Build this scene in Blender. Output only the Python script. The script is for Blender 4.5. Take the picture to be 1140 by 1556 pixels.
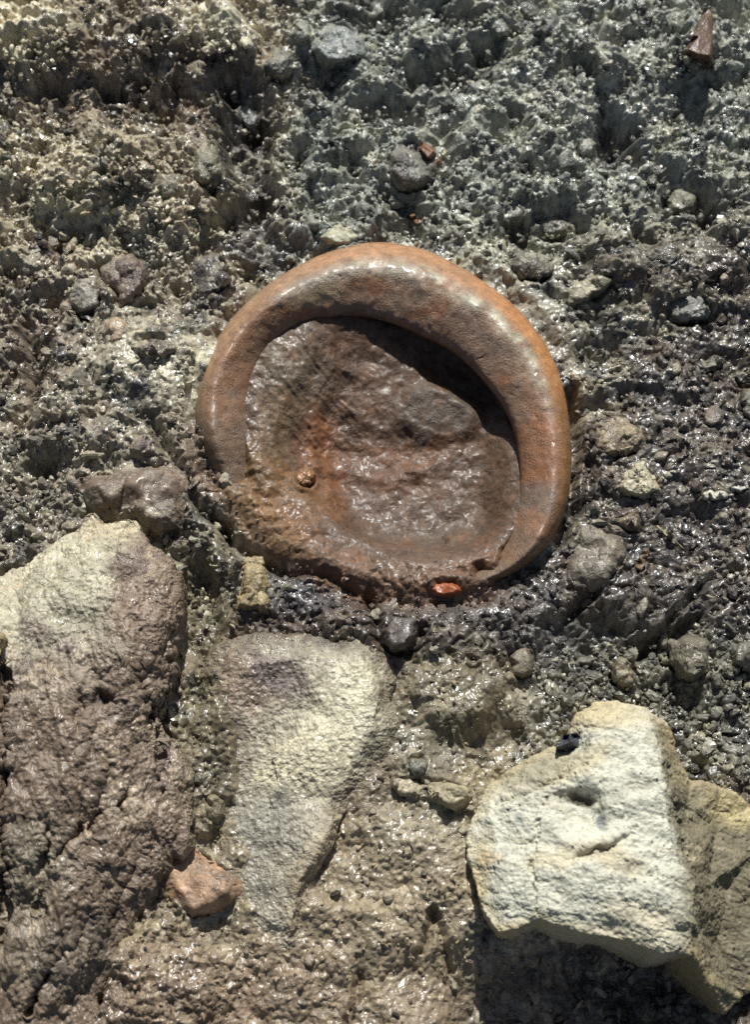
import bpy, bmesh, math, random
import numpy as np
from mathutils import Vector
from mathutils.geometry import delaunay_2d_cdt

for o in list(bpy.data.objects):
    bpy.data.objects.remove(o)
scn = bpy.context.scene
COL = scn.collection
random.seed(7)
RNG = np.random.default_rng(11)

# ------------------------------------------------------------------ camera, sky, sun, exposure
S = 0.00025            # metres covered by one photo pixel on the ground under the lens
DIST = 0.55            # lens to ground
TILT = math.radians(25)
CX, CY = 570.0, 778.0
CAM = np.array([0.0, -DIST * math.sin(TILT), DIST * math.cos(TILT)])
cam = bpy.data.cameras.new("camera")
cam.sensor_fit = 'VERTICAL'
cam.sensor_height = 24
cam.lens = 12.0 * DIST / (778.0 * S)
cam.clip_start = 0.01
cam.clip_end = 50
cam.dof.use_dof = True
cam.dof.focus_distance = 0.535
cam.dof.aperture_fstop = 9.0
cam_ob = bpy.data.objects.new("camera", cam)
COL.objects.link(cam_ob)
cam_ob.location = CAM
cam_ob.rotation_euler = (TILT, 0, 0)
scn.camera = cam_ob

SUN_AZ, SUN_EL = math.radians(3), math.radians(46)
world = bpy.data.worlds.new("World")
scn.world = world
world.use_nodes = True
wn = world.node_tree
sky = wn.nodes.new('ShaderNodeTexSky')
sky.sky_type = 'NISHITA'
sky.sun_disc = False
sky.sun_elevation = SUN_EL
sky.sun_rotation = SUN_AZ
sky.air_density = 1.0
sky.dust_density = 2.0
sky.ozone_density = 0.6
bg = wn.nodes['Background']
bg.inputs['Strength'].default_value = 0.05
wn.links.new(sky.outputs[0], bg.inputs['Color'])
sun = bpy.data.lights.new("sun", 'SUN')
sun.energy = 5.0
sun.angle = math.radians(0.9)
sun.color = (0.985, 1.0, 0.975)
sun_ob = bpy.data.objects.new("sun", sun)
COL.objects.link(sun_ob)
sd = Vector((math.sin(SUN_AZ) * math.cos(SUN_EL), math.cos(SUN_AZ) * math.cos(SUN_EL), math.sin(SUN_EL)))
sun_ob.rotation_euler = sd.to_track_quat('Z', 'Y').to_euler()
sun_ob.location = sd * 2
scn.view_settings.view_transform = 'Standard'
scn.view_settings.look = 'None'
scn.view_settings.exposure = 0.17
scn.view_settings.gamma = 1.0
scn.cycles.use_denoising = False

# ------------------------------------------------------------------ geometry of the site plan
_ct, _st = math.cos(TILT), math.sin(TILT)


def P(px, py, h=0.0):
    """Ground-plan point surveyed from the photo: h is the height above the ground in photo pixels (0.25 mm)."""
    px, py, h = np.broadcast_arrays(np.asarray(px, float), np.asarray(py, float), np.asarray(h, float))
    a = (px - CX) * S / DIST
    b = -(py - CY) * S / DIST
    dy = b * _ct + _st
    dz = b * _st - _ct
    t = (h * S - CAM[2]) / dz
    return np.stack([CAM[0] + a * t, CAM[1] + dy * t, CAM[2] + dz * t], -1)


# ------------------------------------------------------------------ noise
_G = RNG.permutation(256).astype(np.int32)
_P = np.concatenate([_G, _G])
_ang = RNG.random(256) * 2 * np.pi
_GX, _GY = np.cos(_ang).astype(np.float32), np.sin(_ang).astype(np.float32)
_g3 = RNG.normal(size=(256, 3))
_g3 = (_g3 / np.linalg.norm(_g3, axis=1)[:, None]).astype(np.float32)
_R = [RNG.random(256).astype(np.float32) for _ in range(8)]


def fade(t):
    return t * t * t * (t * (t * 6 - 15) + 10)


def perlin(x, y, seed=0):
    x = np.asarray(x, np.float32); y = np.asarray(y, np.float32)
    xi = np.floor(x).astype(np.int32); yi = np.floor(y).astype(np.int32)
    xf = x - xi; yf = y - yi
    u, v = fade(xf), fade(yf)

    def g(i, j):
        hsh = _P[(_P[(xi + i + seed * 37) & 255] + yi + j + seed * 91) & 255]
        return _GX[hsh] * (xf - i) + _GY[hsh] * (yf - j)
    a = g(0, 0); a += u * (g(1, 0) - a)
    b = g(0, 1); b += u * (g(1, 1) - b)
    return (a + v * (b - a)) * 1.5


def fbm(x, y, octv=4, seed=0, gain=0.5, ridged=False):
    out = 0; amp = 1.0; tot = 0
    for o in range(octv):
        n = perlin(x, y, seed + o)
        out = out + amp * ((1 - 2 * np.abs(n)) if ridged else n)
        tot += amp
        x = x * 2.03 + 17.3; y = y * 2.03 - 9.1; amp *= gain
    return out / tot


def perlin3(p, seed=0):
    p = np.asarray(p, np.float32)
    i = np.floor(p).astype(np.int32); f = p - i
    u = fade(f)

    def g(a, b, c):
        hsh = _P[(_P[(_P[(i[:, 0] + a + seed * 37) & 255] + i[:, 1] + b) & 255] + i[:, 2] + c + seed * 11) & 255]
        gg = _g3[hsh]
        return gg[:, 0] * (f[:, 0] - a) + gg[:, 1] * (f[:, 1] - b) + gg[:, 2] * (f[:, 2] - c)

    def lx(b, c):
        q = g(0, b, c)
        return q + u[:, 0] * (g(1, b, c) - q)

    def ly(c):
        q = lx(0, c)
        return q + u[:, 1] * (lx(1, c) - q)
    q = ly(0)
    return (q + u[:, 2] * (ly(1) - q)) * 1.5


def fbm3(p, octv=4, seed=0, gain=0.5, ridged=False):
    out = 0; amp = 1.0; tot = 0
    for o in range(octv):
        n = perlin3(p, seed + o)
        out = out + amp * ((1 - 2 * np.abs(n)) if ridged else n)
        tot += amp
        p = p * 2.03 + 13.7; amp *= gain
    return out / tot


def clods(x, y, size, seed, k=1.3, tilt=0.5, zr=0.7, box=0.5):
    """Packed angular lumps: the upper envelope of many little tilted, squarish domes. Height in units of size, and a random per lump."""
    x = (x / size).astype(np.float32); y = (y / size).astype(np.float32)
    xi = np.floor(x).astype(np.int32); yi = np.floor(y).astype(np.int32)
    best = np.full(x.shape, -9, np.float32); bid = np.zeros(x.shape, np.float32)
    for i in (-1, 0, 1):
        for j in (-1, 0, 1):
            hsh = _P[(_P[(xi + i + seed * 37) & 255] + yi + j + seed * 71) & 255]
            dx = x - (xi + i) - _R[0][hsh]; dy = y - (yi + j) - _R[1][hsh]
            a = _R[2][hsh] * 3.14
            c, s = np.cos(a), np.sin(a)
            st = 0.75 + 0.6 * _R[3][hsh]
            ex = np.abs(c * dx + s * dy) * st; ey = np.abs(c * dy - s * dx) / st
            d = (1 - box) * np.sqrt(ex * ex + ey * ey) + box * np.maximum(ex, ey) * 1.15
            v = _R[4][hsh] * zr + tilt * ((_R[5][hsh] - .5) * dx + (_R[6][hsh] - .5) * dy) * 2 - k * (.25 * d * d + 1.0 * np.clip(d - .34, 0, 9))
            m = v > best
            best = np.where(m, v, best); bid = np.where(m, _R[7][hsh], bid)
    return best, bid


def sstep(a, b, x):
    t = np.clip((x - a) / (b - a), 0, 1)
    return t * t * (3 - 2 * t)


def poly_sd(px, py, poly):
    """Signed distance to a polygon in plan pixels, negative inside."""
    poly = np.asarray(poly, float)[:, :2]
    d = np.full(px.shape, 1e9); ins = np.zeros(px.shape, bool)
    n = len(poly)
    for i in range(n):
        ax, ay = poly[i]; bx, by = poly[(i + 1) % n]
        ex, ey = bx - ax, by - ay
        t = np.clip(((px - ax) * ex + (py - ay) * ey) / (ex * ex + ey * ey + 1e-9), 0, 1)
        d = np.minimum(d, (px - ax - t * ex) ** 2 + (py - ay - t * ey) ** 2)
        if ay != by:
            c = ((ay > py) != (by > py)) & (px < ex * (py - ay) / (by - ay) + ax)
            ins ^= c
    d = np.sqrt(d)
    return np.where(ins, -d, d)


def line_d(px, py, pts):
    d = np.full(px.shape, 1e9)
    for (ax, ay), (bx, by) in zip(pts[:-1], pts[1:]):
        ex, ey = bx - ax, by - ay
        t = np.clip(((px - ax) * ex + (py - ay) * ey) / (ex * ex + ey * ey + 1e-9), 0, 1)
        d = np.minimum(d, (px - ax - t * ex) ** 2 + (py - ay - t * ey) ** 2)
    return np.sqrt(d)


def blob(px, py, cx, cy, rx, ry, rot=0, soft=0.4, warp=0):
    c, s = math.cos(math.radians(rot)), math.sin(math.radians(rot))
    u = (px - cx) * c + (py - cy) * s; v = -(px - cx) * s + (py - cy) * c
    d = np.sqrt((u / rx) ** 2 + (v / ry) ** 2) + warp
    return 1 - sstep(1 - soft, 1 + soft, d)


# ------------------------------------------------------------------ objects
def tag(o, label=None, cat=None, group=None, kind=None):
    if label: o['label'] = label
    if cat: o['category'] = cat
    if group: o['group'] = group
    if kind: o['kind'] = kind
    return o


def mesh_obj(name, V, F, mat, col=None, parent=None, smooth=True):
    """V (n,3) world coordinates, F (m,3|4) ints -> one mesh object whose origin sits at its base."""
    V = np.asarray(V, np.float64)
    org = np.array([V[:, 0].mean(), V[:, 1].mean(), V[:, 2].min()])
    if parent is not None:
        org = np.array(parent.location)
    me = bpy.data.meshes.new(name)
    F = np.asarray(F, np.int32)
    k = F.shape[1]
    me.vertices.add(len(V)); me.vertices.foreach_set('co', (V - org).astype(np.float32).ravel())
    me.loops.add(F.size); me.loops.foreach_set('vertex_index', F.ravel())
    me.polygons.add(len(F)); me.polygons.foreach_set('loop_start', np.arange(0, F.size, k, dtype=np.int32))
    me.update(calc_edges=True)
    me.polygons.foreach_set('use_smooth', np.full(len(F), smooth))
    if col is not None:
        a = me.attributes.new('soil_tone', 'FLOAT_COLOR', 'POINT')
        c4 = np.ones((len(V), 4), np.float32); c4[:, :3] = np.clip(col, 0.002, 0.95)
        a.data.foreach_set('color', c4.ravel())
    me.materials.append(mat)
    ob = bpy.data.objects.new(name, me)
    COL.objects.link(ob)
    if parent is not None:
        ob.parent = parent
    else:
        ob.location = org
    return ob


def material(name, rough=(0.2, 0.5), grain=2200, bump=0.6, tone=0.35, specks=0.0, dark=0.0, use_obj=False, spec=0.5, coat=0.0, fine=0.0003):
    m = bpy.data.materials.new(name)
    m.use_nodes = True
    nt = m.node_tree; N = nt.nodes; L = nt.links
    b = N['Principled BSDF']
    tc = N.new('ShaderNodeTexCoord')
    geo = N.new('ShaderNodeNewGeometry')
    if use_obj:
        src = N.new('ShaderNodeObjectInfo'); base = src.outputs['Color']
    else:
        src = N.new('ShaderNodeAttribute'); src.attribute_name = 'soil_tone'; base = src.outputs['Color']
    pos = geo.outputs['Position']

    def noise(scale, detail=4, rough_=0.55):
        n = N.new('ShaderNodeTexNoise'); n.inputs['Scale'].default_value = scale
        n.inputs['Detail'].default_value = detail; n.inputs['Roughness'].default_value = rough_
        L.new(pos, n.inputs['Vector'])
        return n.outputs['Fac']

    def rng(x, a, bb, c, d):
        r = N.new('ShaderNodeMapRange'); r.inputs[1].default_value = a; r.inputs[2].default_value = bb
        r.inputs[3].default_value = c; r.inputs[4].default_value = d
        L.new(x, r.inputs[0])
        return r.outputs[0]
    n1 = noise(420, 7, 0.62)
    mul = rng(n1, 0.3, 0.7, 1 - tone, 1 + tone)
    mx = N.new('ShaderNodeVectorMath'); mx.operation = 'SCALE'
    L.new(base, mx.inputs[0]); L.new(mul, mx.inputs['Scale'])
    c = mx.outputs[0]

    def mix(c, fac, rgb):
        q = N.new('ShaderNodeMix'); q.data_type = 'RGBA'
        L.new(fac, q.inputs['Factor']); L.new(c, q.inputs['A']); q.inputs['B'].default_value = (*rgb, 1)
        return q.outputs['Result']
    if specks:
        c = mix(c, rng(noise(1500, 2), 0.64, 0.72, 0, specks), (0.42, 0.37, 0.27))
    if dark:
        c = mix(c, rng(noise(900, 3), 0.62, 0.70, 0, dark), (0.03, 0.027, 0.025))
    L.new(c, b.inputs['Base Color'])
    L.new(rng(noise(330, 5), 0.36, 0.64, rough[0], rough[1]), b.inputs['Roughness'])
    b.inputs['Specular IOR Level'].default_value = spec
    if coat:
        L.new(rng(noise(85, 4), 0.42, 0.6, 0.0, coat * 1.5), b.inputs['Coat Weight'])
        b.inputs['Coat Roughness'].default_value = 0.25
    bp = N.new('ShaderNodeBump'); L.new(rng(noise(150, 3), 0.38, 0.62, bump * .25, bump * 1.25), bp.inputs['Strength'])
    bp.inputs['Distance'].default_value = fine
    L.new(noise(grain, 5, 0.64), bp.inputs['Height'])
    L.new(bp.outputs[0], b.inputs['Normal'])
    return m


M_soil = material('wet_soil', coat=0.7, rough=(0.13, 0.56), grain=750, bump=0.75, tone=0.32, specks=0.3, fine=0.0011)
M_mud = material('wet_mud', coat=0.14, rough=(0.32, 0.75), grain=900, bump=0.75, tone=0.3, specks=0.05, dark=0.2, spec=0.4, fine=0.0008)
M_pot = material('fired_clay', coat=0.22, rough=(0.26, 0.64), grain=1300, bump=0.85, tone=0.24, specks=0.45, dark=0.45, spec=0.45, fine=0.0008)
M_white = material('pale_limestone', rough=(0.5, 0.75), grain=900, bump=0.8, tone=0.2, dark=0.6, spec=0.35, fine=0.0004)
M_rock = material('damp_rock', rough=(0.2, 0.5), grain=750, bump=0.7, tone=0.3, specks=0.25, dark=0.35, fine=0.001)
M_loose = material('damp_stone', rough=(0.18, 0.45), grain=750, bump=0.75, tone=0.4, specks=0.2, dark=0.3, use_obj=True, fine=0.001)
M_stone = material('stone_chip', rough=(0.18, 0.48), grain=750, bump=0.75, tone=0.32, specks=0.25, dark=0.35, fine=0.001)
M_sherd = material('orange_clay', rough=(0.3, 0.5), grain=900, bump=0.4, tone=0.25, specks=0.05, dark=0.3, fine=0.0006)
M_root = material('dry_rootlet', rough=(0.5, 0.7), grain=3000, bump=0.3, tone=0.2)

# ------------------------------------------------------------------ traces of the clay rim (plan pixels)
RC = np.array([588.0, 640.0])
OUT_T = [(296, 604), (310, 553), (333, 508), (372, 463), (428, 419), (484, 388), (552, 371), (597, 368), (653, 382), (709, 413), (754, 441), (793, 475),
         (827, 520), (849, 565), (863, 621), (869, 677), (866, 733), (855, 789), (840, 826), (800, 862), (740, 893), (660, 908), (580, 905), (490, 880), (415, 835), (350, 770), (308, 690), (296, 645)]
IN_T = [(382, 600), (395, 548), (428, 514), (468, 492), (513, 481), (558, 482), (608, 496), (653, 516), (698, 542), (726, 567), (754, 604), (782, 654), (791, 705), (787, 761),
        (776, 808), (750, 838), (700, 856), (640, 862), (570, 858), (500, 835), (445, 795), (405, 735), (384, 665)]


def polar(tr, nharm=7):
    t = np.array(tr, float) - RC
    th = np.arctan2(-t[:, 1], t[:, 0]); r = np.hypot(t[:, 0], t[:, 1])
    o = np.argsort(th); th = th[o]; r = r[o]
    tt = np.linspace(-np.pi, np.pi, 720, endpoint=False)
    rr = np.interp(tt, np.concatenate([th - 2 * np.pi, th, th + 2 * np.pi]), np.tile(r, 3))
    f = np.fft.rfft(rr)
    f[nharm:] = 0
    rs = np.fft.irfft(f, 720)
    return lambda a: np.interp(a, np.concatenate([tt, [np.pi]]), np.concatenate([rs, rs[:1]]))


R_OUT, R_IN = polar(OUT_T, 9), polar(IN_T, 9)

# ------------------------------------------------------------------ big stones: outlines with heights (plan pixels)
WHITE_B = [(750, 1190, 25), (799, 1155, 42), (837, 1134, 50), (868, 1105, 55), (879, 1083, 55), (905, 1068, 58), (934, 1060, 60), (980, 1080, 58), (1009, 1098, 48), (1025, 1134, 40),
           (1045, 1185, 32), (1090, 1197, 10), (1150, 1224, 4), (1200, 1290, -12), (1210, 1420, -30), (1165, 1490, -20), (1125, 1515, -25), (1100, 1536, -25), (1072, 1490, 30),
           (1049, 1447, 82), (1014, 1450, 92), (972, 1436, 95), (921, 1424, 95), (870, 1412, 92), (820, 1394, 88), (786, 1411, 80), (757, 1417, 70), (736, 1386, 60), (715, 1315, 48),
           (708, 1281, 42), (720, 1247, 36), (735, 1215, 28)]
WHITE_I = [(905, 1100, 86), (950, 1092, 86), (985, 1105, 84), (1003, 1172, 100), (1018, 1252, 108), (1039, 1306, 108), (1058, 1344, 104), (1052, 1399, 98), (1020, 1425, 102), (1030, 1400, 108), (990, 1140, 94), (1012, 1210, 106), (1030, 1280, 110), (1050, 1325, 108),
           (810, 1168, 54), (850, 1150, 60), (800, 1192, 60), (745, 1240, 62), (800, 1212, 80), (850, 1186, 90), (893, 1160, 96), (812, 1262, 92), (815, 1330, 98), (813, 1375, 95),
           (760, 1300, 78), (765, 1370, 80), (900, 1250, 112), (950, 1200, 110), (900, 1330, 116), (980, 1330, 118), (975, 1405, 108), (880, 1390, 104), (1048, 1250, 58), (1078, 1344, 44), (1072, 1400, 40),
           (1088, 1260, 14), (1105, 1350, 10), (1088, 1430, 4), (1140, 1300, 6), (1032, 1180, 52), (1010, 1130, 62)]
BROWN_B = [(-120, 880, 30), (0, 859, 30), (36, 848, 30), (65, 834, 32), (83, 817, 35), (108, 794, 38), (122, 776, 40), (142, 769, 42), (158, 780, 45), (169, 778, 45), (209, 781, 50),
           (216, 805, 52), (245, 830, 58), (268, 852, 60), (274, 884, 62), (270, 920, 62), (272, 963, 60), (266, 992, 58), (263, 1046, 55), (252, 1100, 50), (272, 1110, 42),
           (297, 1172, 32), (303, 1244, 26), (290, 1290, 20), (255, 1310, 16), (240, 1360, 10), (200, 1420, 5), (170, 1500, 0), (140, 1600, -5), (100, 1700, -10), (-120, 1700, -10)]
BROWN_I = [(60, 900, 78), (130, 850, 80), (180, 830, 84), (20, 960, 104), (80, 950, 107), (140, 925, 107), (190, 885, 104), (235, 870, 92), (250, 930, 80), (220, 960, 98), (160, 1000, 106),
           (80, 1040, 110), (0, 1080, 108), (240, 1040, 72), (200, 1080, 90), (120, 1120, 100), (40, 1180, 98), (220, 1150, 68), (270, 1180, 45), (160, 1230, 78), (80, 1280, 82),
           (220, 1260, 50), (0, 1320, 78), (120, 1350, 60), (180, 1340, 42), (60, 1450, 48), (0, 1560, 26), (110, 1480, 32), (-60, 1000, 98), (-60, 1300, 78)]
MID_B = [(320, 983, 6), (364, 968, 12), (440, 964, 14), (516, 960, 16), (556, 950, 14), (577, 980, 14), (602, 1030, 14), (596, 1060, 18), (608, 1101, 20), (597, 1130, 18), (583, 1162, 14),
         (573, 1190, 10), (541, 1214, 8), (518, 1244, 16), (509, 1272, 18), (486, 1310, 18), (467, 1347, 16), (459, 1392, 10), (453, 1440, 2), (428, 1462, -6), (392, 1452, -10),
         (362, 1410, -10), (345, 1350, -10), (335, 1290, -8), (328, 1230, -8), (320, 1180, -6), (310, 1093, -2), (308, 1040, 0)]
MID_I = [(380, 1010, 34), (450, 1000, 38), (540, 1000, 42), (568, 1060, 48), (565, 1110, 48), (430, 1075, 18), (500, 1080, 40), (400, 1140, 14), (470, 1150, 34), (535, 1170, 34), (450, 1210, 20),
         (360, 1080, 20), (420, 1180, 14), (500, 1215, 26), (505, 1250, 36), (480, 1295, 38), (455, 1338, 36), (446, 1390, 30), (440, 1430, 14), (400, 1260, 10), (420, 1320, 12), (390, 1350, 4), (408, 1400, 14)]

# smaller stones that can be told apart: name, category, label, outline, height, albedo, roundness
ST = [
 ('slab_stone', 'stone', 'flat tan slab stone with a dark shadow line below, left of the white rock', [(597, 1184), (640, 1186), (690, 1189), (718, 1203), (723, 1220), (692, 1229), (650, 1216), (610, 1203)], 30, (.34, .29, .185), 1),
 ('brown_stone', 'stone', 'broad flat brown stone behind the tip of the big left rock', [(105, 728), (180, 716), (215, 704), (258, 705), (282, 735), (292, 780), (272, 802), (238, 800), (214, 780), (140, 768)], 34, (.17, .12, .085), 1),
 ('pink_stone', 'stone', 'pinkish tan wedge of stone at the right foot of the big brown rock', [(228, 1306), (260, 1288), (300, 1284), (325, 1303), (345, 1321), (363, 1340), (360, 1362), (325, 1385), (292, 1398), (270, 1372), (240, 1345)], 20, (.36, .22, .13), 1),
 ('tan_stone', 'stone', 'upright narrow yellowish stone under the lower left of the clay rim', [(374, 852), (396, 848), (402, 876), (413, 910), (408, 932), (380, 937), (360, 926), (366, 884)], 34, (.30, .23, .12), 1),
 ('mud_clod', 'clod', 'dark mud clod framed by black cracks beneath the orange sherd', [(586, 960), (596, 938), (612, 934), (628, 944), (630, 966), (618, 986), (598, 988), (585, 976)], 20, (.09, .075, .065), 2),
 ('pebble', 'pebble', 'small ochre oval pebble right of the dark cracked clod', [(655, 955), (661, 949), (667, 958), (668, 972), (662, 978), (656, 970)], 14, (.34, .26, .13), 3),
 ('round_stone', 'stone', 'round tan stone in dark soil straight below the right end of the rim', [(772, 996), (784, 980), (802, 980), (813, 998), (811, 1022), (796, 1034), (778, 1028)], 34, (.24, .20, .14), 3),
 ('cream_stone', 'stone', 'knobbly cream stone right of the rim with a shadow beneath', [(936, 742), (948, 724), (964, 705), (978, 700), (990, 714), (1002, 726), (1003, 746), (990, 758), (972, 759), (948, 752)], 34, (.42, .37, .25), 1),
 ('plate_stone', 'stone', 'broad mud-smeared plate stone close to the right side of the rim', [(906, 662), (912, 645), (930, 637), (956, 638), (980, 648), (988, 668), (976, 690), (950, 698), (924, 694), (910, 682)], 22, (.27, .21, .13), 1),
 ('long_chip', 'stone chip', 'long grey chip lying aslant in dark mud near the right edge', [(1040, 571), (1058, 555), (1085, 542), (1104, 540), (1101, 553), (1076, 567), (1052, 577)], 16, (.17, .16, .12), 1),
 ('edge_chip', 'stone chip', 'thin pale chip cut by the right picture border beside the long grey chip', [(1114, 572), (1126, 564), (1150, 560), (1152, 582), (1124, 582)], 14, (.26, .24, .18), 1),
 ('edge_stone', 'stone', 'grey rounded stone half out of the picture below the pale border chip', [(1124, 606), (1132, 590), (1160, 588), (1165, 640), (1140, 642), (1126, 628)], 24, (.20, .18, .14), 2),
 ('pebble', 'pebble', 'tiny round pinkish pebble in dark mud below the long grey chip', [(1047, 589), (1052, 582), (1060, 583), (1063, 590), (1057, 597), (1050, 596)], 10, (.36, .24, .17), 3),
 ('pebble', 'pebble', 'brown rounded pebble between the pinkish pebble and the white flat chip', [(1066, 632), (1074, 618), (1092, 616), (1105, 628), (1100, 644), (1082, 651), (1070, 645)], 22, (.19, .15, .11), 3),
 ('splinter', 'stone chip', 'short white splinter pointing up right from the cream stone', [(1002, 727), (1012, 716), (1030, 711), (1032, 716), (1016, 726), (1006, 731)], 16, (.46, .42, .32), 1),
 ('white_chip', 'stone chip', 'flat white chip with a dark gap under it right of the cream stone', [(1062, 749), (1075, 744), (1096, 745), (1112, 750), (1110, 758), (1086, 762), (1068, 759)], 18, (.50, .46, .36), 1),
 ('grey_chip', 'stone chip', 'pale grey chip touching the right end of the flat white chip', [(1110, 742), (1122, 733), (1139, 731), (1142, 742), (1126, 749), (1113, 749)], 16, (.36, .34, .29), 1),
 ('flat_stone', 'stone', 'tan wedge stone with a cream top edge under the knobbly cream stone', [(930, 794), (948, 782), (968, 774), (974, 786), (972, 804), (948, 806)], 20, (.25, .19, .12), 1),
 ('pale_lump', 'stone', 'large pale lump sinking into mud beside the lower right of the rim', [(868, 836), (884, 806), (912, 798), (944, 810), (954, 846), (930, 880), (892, 896), (868, 880)], 22, (.22, .185, .135), 2),
 ('pebble', 'pebble', 'small grey brown pebble above the dark blocky stone at lower right', [(1000, 958), (1008, 951), (1018, 955), (1021, 972), (1015, 988), (1004, 988), (998, 974)], 22, (.21, .17, .13), 3),
 ('block_stone', 'stone', 'blocky brown stone casting a black shadow up right of the white rock', [(1020, 975), (1044, 968), (1070, 976), (1080, 998), (1077, 1024), (1056, 1036), (1034, 1026), (1020, 1004)], 46, (.17, .145, .10), 1),
 ('tan_block', 'stone', 'upright tan stone directly above the peak of the white rock', [(932, 1012), (940, 1000), (952, 996), (962, 1004), (968, 1030), (964, 1046), (944, 1048), (933, 1034)], 44, (.26, .21, .13), 1),
 ('edge_block', 'stone', 'dark stone cut by the right border level with the blocky brown stone', [(1114, 985), (1124, 974), (1150, 970), (1158, 1012), (1130, 1020), (1116, 1008)], 36, (.15, .14, .11), 2),
 ('grey_slab', 'stone', 'grey wet slab with a dark underside near the right border above the long chip', [(1008, 470), (1018, 450), (1046, 442), (1076, 448), (1088, 468), (1080, 488), (1046, 492), (1018, 486)], 34, (.22, .22, .19), 1),
 ('cream_slab', 'stone', 'smooth cream wet slab aslant up right of the orange side of the rim', [(856, 452), (870, 430), (894, 418), (926, 416), (938, 424), (920, 442), (892, 456), (866, 466)], 26, (.34, .31, .21), 1),
 ('clay_sherd', 'potsherd', 'dark brown pointed potsherd standing upright at the upper right', [(1038, 84), (1050, 52), (1064, 28), (1078, 14), (1085, 30), (1087, 62), (1084, 96), (1060, 94)], 40, (.11, .064, .042), 1),
 ('clay_sherd', 'potsherd', 'thin slanting orange sherd in the lump above the rim', [(633, 222), (643, 213), (661, 227), (673, 248), (664, 257), (645, 245)], 46, (.19, .09, .05), 1),
 ('clay_sherd', 'potsherd', 'dull orange sliver nearest to the top of the rim', [(621, 326), (628, 322), (644, 338), (653, 350), (646, 352), (632, 341)], 18, (.18, .105, .06), 1),
 ('clay_sherd', 'potsherd', 'bright orange oval sherd in mud at the foot of the rim', [(652, 893), (660, 886), (678, 884), (695, 888), (703, 896), (694, 903), (676, 906), (660, 903)], 14, (.30, .085, .03), 2),
 ('dark_lump', 'clod', 'rounded dark brown lump holding the slanting orange sherd', [(582, 262), (586, 232), (606, 212), (634, 208), (656, 222), (670, 250), (664, 278), (636, 288), (604, 284)], 40, (.10, .085, .07), 2),
 ('pale_pebble', 'pebble', 'pale angular pebble at the left rim of the black hole', [(878, 222), (886, 208), (898, 206), (906, 218), (903, 234), (888, 238), (880, 232)], 24, (.34, .33, .26), 1),
 ('olive_stone', 'stone', 'smooth olive stone with a dark base right of and below the black hole', [(1012, 305), (1026, 288), (1046, 284), (1060, 298), (1058, 318), (1036, 325), (1018, 320)], 26, (.20, .19, .13), 2),
 ('grey_stone', 'stone', 'egg-shaped olive grey stone above the orange sliver side, right of the dark lump', [(748, 330), (764, 312), (786, 304), (802, 314), (798, 332), (774, 344), (756, 344)], 26, (.21, .20, .15), 2),
 ('brown_block', 'clod', 'dark brown blocky clod right of the egg-shaped grey stone', [(770, 402), (786, 388), (814, 384), (842, 392), (846, 414), (826, 430), (794, 428)], 32, (.10, .08, .062), 1),
 ('dark_stone', 'stone', 'dark flat-faced stone a little right of the egg-shaped stone', [(812, 336), (828, 326), (856, 330), (876, 344), (868, 360), (838, 360), (818, 352)], 24, (.13, .12, .095), 1),
 ('grey_stone', 'stone', 'big glittering grey stone with a black shadow near the top border', [(472, 76), (482, 48), (502, 36), (530, 42), (552, 60), (556, 88), (530, 100), (494, 100)], 44, (.22, .235, .215), 1),
 ('grey_stone', 'stone', 'grey knob of stone left of the big glittering one', [(446, 52), (450, 36), (462, 28), (472, 36), (474, 56), (466, 66), (452, 66)], 40, (.24, .24, .20), 2),
 ('grey_stone', 'stone', 'dark wedge stone with a pale top below the grey knob', [(398, 100), (412, 78), (430, 68), (446, 80), (448, 106), (430, 122), (408, 118)], 38, (.14, .14, .115), 1),
 ('grey_stone', 'stone', 'long smooth wet grey stone standing in the dark gully', [(358, 140), (364, 124), (380, 126), (392, 150), (398, 186), (386, 204), (368, 196), (358, 170)], 40, (.19, .195, .175), 2),
 ('tan_stone', 'stone', 'tan angular stone in the upper left soil under the brown bank', [(108, 206), (116, 180), (132, 166), (150, 172), (160, 190), (154, 218), (136, 230), (116, 226)], 36, (.27, .22, .14), 1),
 ('olive_stone', 'stone', 'olive conical stone left of the dark gully', [(288, 262), (298, 234), (314, 218), (330, 230), (342, 262), (332, 282), (306, 284)], 40, (.18, .165, .115), 2),
 ('olive_stone', 'stone', 'low rounded olive stone touching the left of the conical one', [(232, 284), (240, 262), (260, 254), (278, 262), (283, 286), (268, 304), (244, 304)], 30, (.17, .155, .11), 2),
 ('cream_stone', 'stone', 'small translucent cream stone on the soil just above the rim crest', [(488, 362), (500, 346), (516, 338), (530, 344), (544, 360), (534, 372), (508, 374)], 22, (.40, .38, .26), 2),
 ('tan_stone', 'stone', 'rounded pinkish tan stone left of the rim in grey grit', [(154, 506), (160, 488), (176, 480), (192, 486), (199, 504), (190, 522), (168, 524)], 26, (.32, .24, .16), 3),
 ('grey_slab', 'stone', 'four-sided grey slab standing left of the reddish stone', [(96, 470), (106, 436), (122, 418), (148, 418), (156, 440), (150, 470), (126, 480)], 34, (.22, .20, .165), 1),
 ('red_stone', 'stone', 'reddish brown tapering stone between the four-sided slab and black mud', [(156, 410), (176, 390), (204, 388), (226, 404), (224, 436), (200, 462), (184, 470), (166, 440)], 36, (.15, .105, .085), 1),
 ('black_clod', 'clod', 'black fissured mud clod up left of the rim', [(288, 418), (296, 396), (322, 386), (348, 396), (354, 424), (340, 448), (312, 456), (294, 442)], 26, (.055, .05, .048), 1),
 ('purple_clod', 'clod', 'purplish brown clod beside the crack on the left of the rim', [(196, 682), (204, 664), (222, 658), (234, 670), (232, 690), (214, 698)], 22, (.14, .105, .095), 2),
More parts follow.
